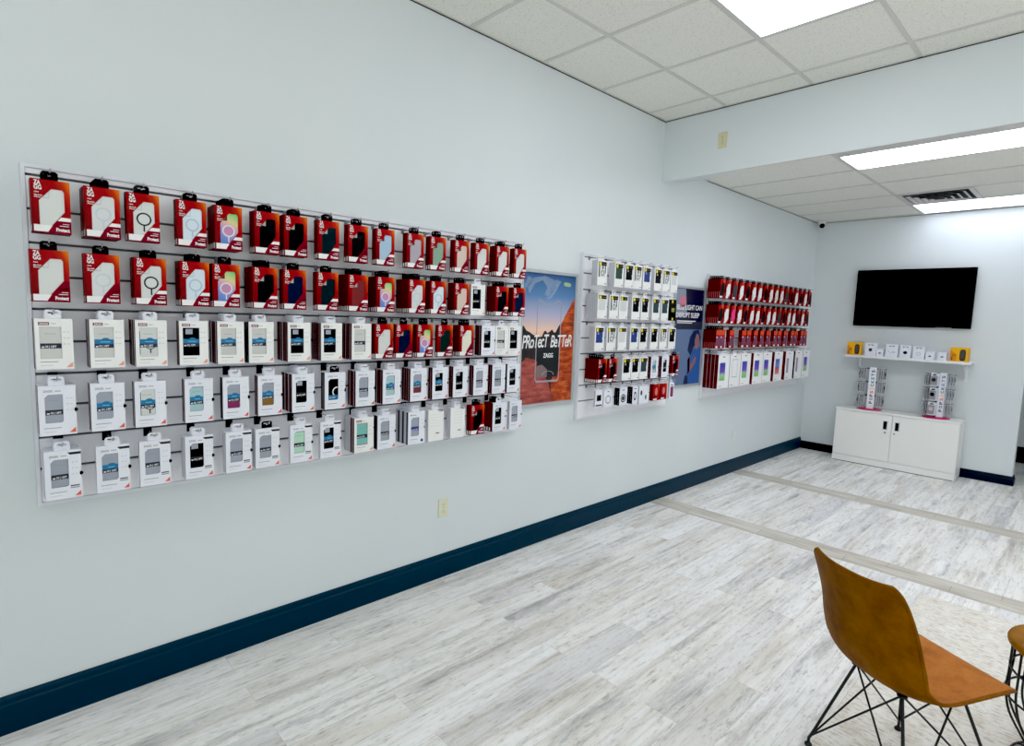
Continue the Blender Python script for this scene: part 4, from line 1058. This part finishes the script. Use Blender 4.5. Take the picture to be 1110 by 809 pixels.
# ------------------------------------------------------------------ phone grip display racks
PINK = mat('pink_base', (214, 28, 110), 0.4); GCARD = mat('grey_card', (150, 152, 156), 0.5); GCLR = mat('dark_clear_tray', (74, 80, 84), 0.35)
def grip_rack(side, x, y, rot, arms, sign_a):
    t = thing('display_rack', 'pink-based black display rack on the cabinet, %s one of two' % side, 'display rack', (x, y, hc), 0.0, 'display racks on the cabinet')
    mb = MB(); mb.lathe([(0.128, 0.0), (0.128, 0.006), (0.10, 0.012), (0.05, 0.016)], (0, 0, 0), PINK, 32); mb.build('base', t)
    MB().box((-0.022, -0.022, 0.012), (0.022, 0.022, 0.50), BLACK).build('post', t)
    a = sign_a; M = Matrix.Rotation(a, 4, 'Z')
    mb = MB(); mb.box((0.048, -0.036, 0.016), (0.054, 0.036, 0.505), COOLW); mb.xf(M); s = mb.build('sign_panel', t)
    mb = MB(); e = 0.0545
    cols = [INKD, INKD, INKD, ORANGE, mat('sign_yellow', (232, 190, 80), 0.5), INKD, INKD, mat('sign_blue', (90, 140, 190), 0.5), INKD, INKD]
    for k, ch in enumerate('POPSOCKETS'): mb.text(ch, 0.018, 0.075+0.041*k, 0.044, e, cols[k], width=0.030, bold=0.03, rot=math.pi/2)
    mb.xf(M); mb.build('lettering', s)
    for tier in range(3):
        z = 0.145+0.160*tier
        mb = MB()
        for aa in arms:
            s0 = len(mb.v); mb.tube([(0.018, 0, z+0.02), (0.134, 0, z+0.02), (0.140, 0, z+0.028)], 0.0028, BLACK, 6); mb.box((0.018, -0.03, z+0.024), (0.05, 0.03, z+0.030), BLACK); mb.xf(Matrix.Rotation(aa, 4, 'Z'), s0)
        mb.build('wire_arms', t)
    return t
def grip_card(label, x, y, z, a, art, depth):
    t = thing('phone_grip_card', label, 'phone grip package', (x, y, z), 0.0, 'phone grip packages on the racks')
    t.rotation_euler = (0, 0, a)
    put('card', cached('gcard', lambda: MB().poly([(-0.036, -0.125), (0.036, -0.125), (0.036, 0.016), (-0.036, 0.016)], 0.0015, COOLW, 0.002, [[(-0.008, -0.003), (0.008, -0.003), (0.008, 0.009), (-0.008, 0.009)]]).mesh('card')), t)
    mt = {'black': BLACK, 'pink': mat('grip_pale_pink', (220, 190, 205), 0.45), 'one': INKD, 'grey': GCLR}[art]
    put('grip_disc', cached(('gdisc', art), lambda: MB().lathe([(0.021, 0.0150), (0.021, 0.0185), (0.018, 0.0195)], (0, 0, -0.055), mt, 18, 'x').mesh('grip_disc')), t)
    put('blister', cached('gblister', lambda: MB().bbox((0.0017, -0.030, -0.112), (0.0155, 0.030, -0.014), GCARD, 0.002, 1).mesh('blister')), t)
    put('header_print', cached('ghead', lambda: MB().rect(-0.018, -0.008, 0.018, 0.001, 0.0018, INKD).mesh('header_print')), t)
ARMW = {'left': 'left', 'right': 'right', 'front': 'front', 'side': 'right'}
def load_rack(side, x, y, arms):
    for nm, a, num in arms:
        for tier, tn in enumerate(('bottom', 'middle', 'top')):
            z = hc+0.145+0.160*tier+0.0175
            for k in range(num):
                r = 0.116-0.0225*k
                art = ('pink', 'black', 'one')[tier] if nm == 'front' else ('black' if k == 0 else 'grey')
                pos = 'outermost' if k == 0 else '%s from outside' % ORD[k]
                grip_card('phone grip card, %s on %s arm, %s tier, %s rack' % (pos, nm, tn, side), x+r*math.cos(a), y+r*math.sin(a), z, a, art, r)
D = math.radians
v1 = math.atan2(CAM.y-7.70, CAM.x-0.80); v2 = math.atan2(CAM.y-7.70, CAM.x-1.455)
A1 = [('left', v1-D(80), 3), ('right', v1+D(75), 3)]
A2 = [('front', v2-D(24), 3), ('left', v2-D(105), 3), ('right', v2+D(85), 3)]
grip_rack('left', 0.805, 7.70, 0, [a[1] for a in A1]+[v1+D(180)], v1+D(4)); load_rack('left', 0.805, 7.70, A1)
grip_rack('right', 1.455, 7.69, 0, [a[1] for a in A2], v2+D(32)); load_rack('right', 1.455, 7.69, A2)

# ------------------------------------------------------------------ tan shell chair
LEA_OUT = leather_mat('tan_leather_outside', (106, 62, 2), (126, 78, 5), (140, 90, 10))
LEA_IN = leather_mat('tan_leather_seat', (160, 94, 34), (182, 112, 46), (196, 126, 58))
WIRE = mat('black_wire', (10, 10, 11), 0.4)
def catmull(pts, n):
    out = []
    P_ = [pts[0]] + list(pts) + [pts[-1]]
    for i in range(1, len(P_)-2):
        for k in range(n):
            s = k/n; p0, p1, p2, p3 = P_[i-1], P_[i], P_[i+1], P_[i+2]
            out.append(tuple(0.5*((2*b) + (-a+c)*s + (2*a-5*b+4*c-d)*s*s + (-a+3*b-3*c+d)*s**3) for a, b, c, d in zip(p0, p1, p2, p3)))
    out.append(tuple(pts[-1])); return out
# profile stations: forward, height, half width, edge rise (how far the sides come toward the sitter)
PROF = [(0.2295, 0.418, 0.1573, 0.0), (0.2202, 0.431, 0.1865, 0.002), (0.1677, 0.44, 0.2033, 0.008), (0.0646, 0.428, 0.2067, 0.018), (-0.0618, 0.411, 0.2067, 0.03), (-0.1442, 0.413, 0.2057, 0.044), (-0.206, 0.4529, 0.1957, 0.054), (-0.239, 0.5319, 0.1947, 0.058), (-0.2616, 0.6288, 0.1869, 0.054), (-0.2874, 0.72, 0.1806, 0.044), (-0.308, 0.785, 0.1701, 0.032), (-0.3162, 0.808, 0.1491, 0.026)]
def shell_mesh():
    st = catmull(PROF, 4); NU = 20; T = 0.011
    grid_in = []; grid_out = []
    for i, (f, z, w, e) in enumerate(st):
        a = st[max(i-1, 0)]; b = st[min(i+1, len(st)-1)]
        tx, tz = b[0]-a[0], b[1]-a[1]; L = math.hypot(tx, tz) or 1
        nx, nz = tz/L, -tx/L        # toward the sitter
        if nz < 0 and i < len(st)*0.4: nx, nz = -nx, -nz
        ri = []; ro = []
        for k in range(NU+1):
            u = -1+2*k/NU; lift = e*(abs(u)**2.6)
            # the top edge dips slightly between rounded shoulders
            zz = z
            p = Vector((f+nx*lift, -u*w, zz+nz*lift))
            ri.append(p); ro.append(p - Vector((nx, 0, nz))*T)
        grid_in.append(ri); grid_out.append(ro)
    R = len(st); n = NU+1
    vs = [v for r in grid_in for v in r] + [v for r in grid_out for v in r]; o = R*n
    fi = []; fo = []
    for i in range(R-1):
        for k in range(NU):
            fi.append((i*n+k, i*n+k+1, (i+1)*n+k+1, (i+1)*n+k)); fo.append((o+i*n+k, o+(i+1)*n+k, o+(i+1)*n+k+1, o+i*n+k+1))
    rim = []
    loop = [k for k in range(n)] + [i*n+NU for i in range(1, R)] + [(R-1)*n+k for k in range(NU-1, -1, -1)] + [i*n for i in range(R-2, 0, -1)]
    for a, b in zip(loop, loop[1:]+loop[:1]): rim.append((a, a+o, b+o, b))
    return vs, fi, fo, rim
def make_chair(label, loc, rz):
    t = thing('shell_chair', label, 'chair', loc, rz)
    vs, fi, fo, rim = shell_mesh()
    ns = 24*21  # seat ends where the back begins to rise
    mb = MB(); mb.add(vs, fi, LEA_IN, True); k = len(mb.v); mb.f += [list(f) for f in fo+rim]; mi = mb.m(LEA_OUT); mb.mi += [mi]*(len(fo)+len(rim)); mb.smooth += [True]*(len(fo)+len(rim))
    sh = mb.build('seat_shell', t)
    # stitched seam round the rim
    n = 21; R = len(vs)//2//n
    loop = [vs[k] for k in range(n)] + [vs[i*n+20] for i in range(1, R)] + [vs[(R-1)*n+k] for k in range(19, -1, -1)] + [vs[i*n] for i in range(R-2, 0, -1)]
    loop2 = [vs[R*n+k] for k in range(n)] + [vs[R*n+i*n+20] for i in range(1, R)] + [vs[R*n+(R-1)*n+k] for k in range(19, -1, -1)] + [vs[R*n+i*n] for i in range(R-2, 0, -1)]
    MB().tube([(Vector(a)+Vector(b))/2 for a, b in zip(loop, loop2)], 0.0065, LEA_OUT, 8, close=True).build('piped_edge', sh)
    # wire base: each foot has a stout leg and two thin braces to the neighbouring mounts
    F = {'bl': (-0.206, 0.200), 'fl': (0.222, 0.190), 'br': (-0.206, -0.200), 'fr': (0.222, -0.190)}
    Mt = {'bl': (-0.135, 0.090, 0.396), 'fl': (0.10, 0.10, 0.399), 'br': (-0.135, -0.090, 0.396), 'fr': (0.10, -0.10, 0.399)}
    adj = {'bl': ('fl', 'br'), 'fl': ('bl', 'fr'), 'br': ('bl', 'fr'), 'fr': ('fl', 'br')}
    for k in F:
        f = Vector((*F[k], 0.0)); d = (Vector(Mt[k])-f).normalized(); bend = f+Vector((0, 0, 0.036))+Vector((d.x, d.y, 0))*0.012
        mb = MB(); mb.tube([f+Vector((0, 0, 0.008)), f+Vector((0, 0, 0.03)), bend+d*0.01, Mt[k]], 0.0055, WIRE, 8)
        leg = mb.build('leg', t)
        MB().lathe([(0.013, 0.0), (0.014, 0.006), (0.009, 0.012), (0.006, 0.014)], f, WIRE, 14).build('foot_glide', leg)
        for q in adj[k]: MB().tube([bend+d*0.006, Mt[q]], 0.0036, WIRE, 7).build('brace', t)
    mb = MB()
    ring = [Mt['bl'], Mt['fl'], Mt['fr'], Mt['br']]
    mb.tube(ring, 0.0045, WIRE, 7, close=True)
    for p in ring: mb.lathe([(0.016, -0.004), (0.016, 0.006)], (p[0], p[1], p[2]), WIRE, 12)
    mb.build('seat_mount', t)
    return t
fd = Vector((0.48, 0.877)); rz = math.atan2(fd.y, fd.x)
make_chair('tan leather shell chair on black wire legs standing on the rug', (2.322, 2.345, 0.0085), rz)

# ------------------------------------------------------------------ round wire stool
sx, sy, sh_, sr = 2.735, 2.83, 0.472, 0.20
t = thing('wire_stool', 'round tan topped stool on black wire cage at right edge', 'stool', (sx, sy, 0.0085))
mb = MB(); prof = [(0.05, sh_-0.030), (sr-0.012, sh_-0.030), (sr-0.002, sh_-0.022), (sr, sh_-0.010), (sr-0.004, sh_-0.002), (sr-0.014, sh_+0.002), (0.08, sh_+0.004), (0.01, sh_+0.004)]
mb.lathe(prof, (0, 0, 0), leather_mat('stool_top_tan', (128, 84, 14), (150, 100, 26), (166, 114, 38)), 40); mb.build('seat', t)
for k in range(14):
    a = 2*math.pi*k/14+0.17
    pr = [(0.182, sh_-0.028), (0.183, 0.34), (0.186, 0.26), (0.172, 0.18), (0.130, 0.10), (0.105, 0.05), (0.125, 0.015), (0.15, 0.006)]
    pts = catmull([(r*math.cos(a+0.25*max(0, (0.30-z))/0.3), r*math.sin(a+0.25*max(0, (0.30-z))/0.3), z) for r, z in pr], 4)
    MB().tube(pts, 0.0042, WIRE, 7).build('cage_wire', t)
mb = MB()
for r, z in ((0.183, 0.355), (0.19, 0.255), (0.105, 0.055), (0.152, 0.006)):
    mb.tube([(r*math.cos(2*math.pi*k/36), r*math.sin(2*math.pi*k/36), z) for k in range(36)], 0.0042, WIRE, 7, close=True)
mb.build('cage_rings', t)

# ------------------------------------------------------------------ light and render look
w = bpy.data.worlds.new('world'); scene.world = w; w.use_nodes = True
w.node_tree.nodes['Background'].inputs[0].default_value = (0.9, 0.95, 1.0, 1); w.node_tree.nodes['Background'].inputs[1].default_value = 0.3
def area(name, loc, rot, sx, sy, power, col=(1, 1, 1)):
    l = bpy.data.lights.new(name, 'AREA'); l.shape = 'RECTANGLE'; l.size = sx; l.size_y = sy; l.energy = power; l.color = col
    o = bpy.data.objects.new(name, l); COL.objects.link(o); o.location = loc; o.rotation_euler = rot
    return o
area('ceiling_fill_light', (4.4, 0.2, 1.0), (math.radians(180), 0, 0), 2.0, 2.0, 62, (1.0, 0.99, 0.97))  # unseen uplight added to brighten the main ceiling
area('far_fill_light', (4.6, 5.6, 0.9), (math.radians(180), 0, 0), 1.6, 1.6, 14, (1.0, 0.99, 0.97))  # second unseen uplight, added as fill for the low ceiling
# unseen fill lamp added behind and beside the camera
area('rear_fill_light', (4.6, YB+0.15, 1.5), (math.radians(90), 0, math.radians(-8)), 3.2, 2.2, 40, (0.95, 0.98, 1.0))
scene.view_settings.view_transform = 'Standard'
scene.view_settings.look = 'None'
scene.view_settings.exposure = 0.0
vs_ = scene.view_settings; vs_.use_curve_mapping = True
vs_.curve_mapping.black_level = (0.014, 0.014, 0.014)
vs_.curve_mapping.update()
scene.cycles.max_bounces = 10; scene.cycles.diffuse_bounces = 6
scene.cycles.use_denoising = True
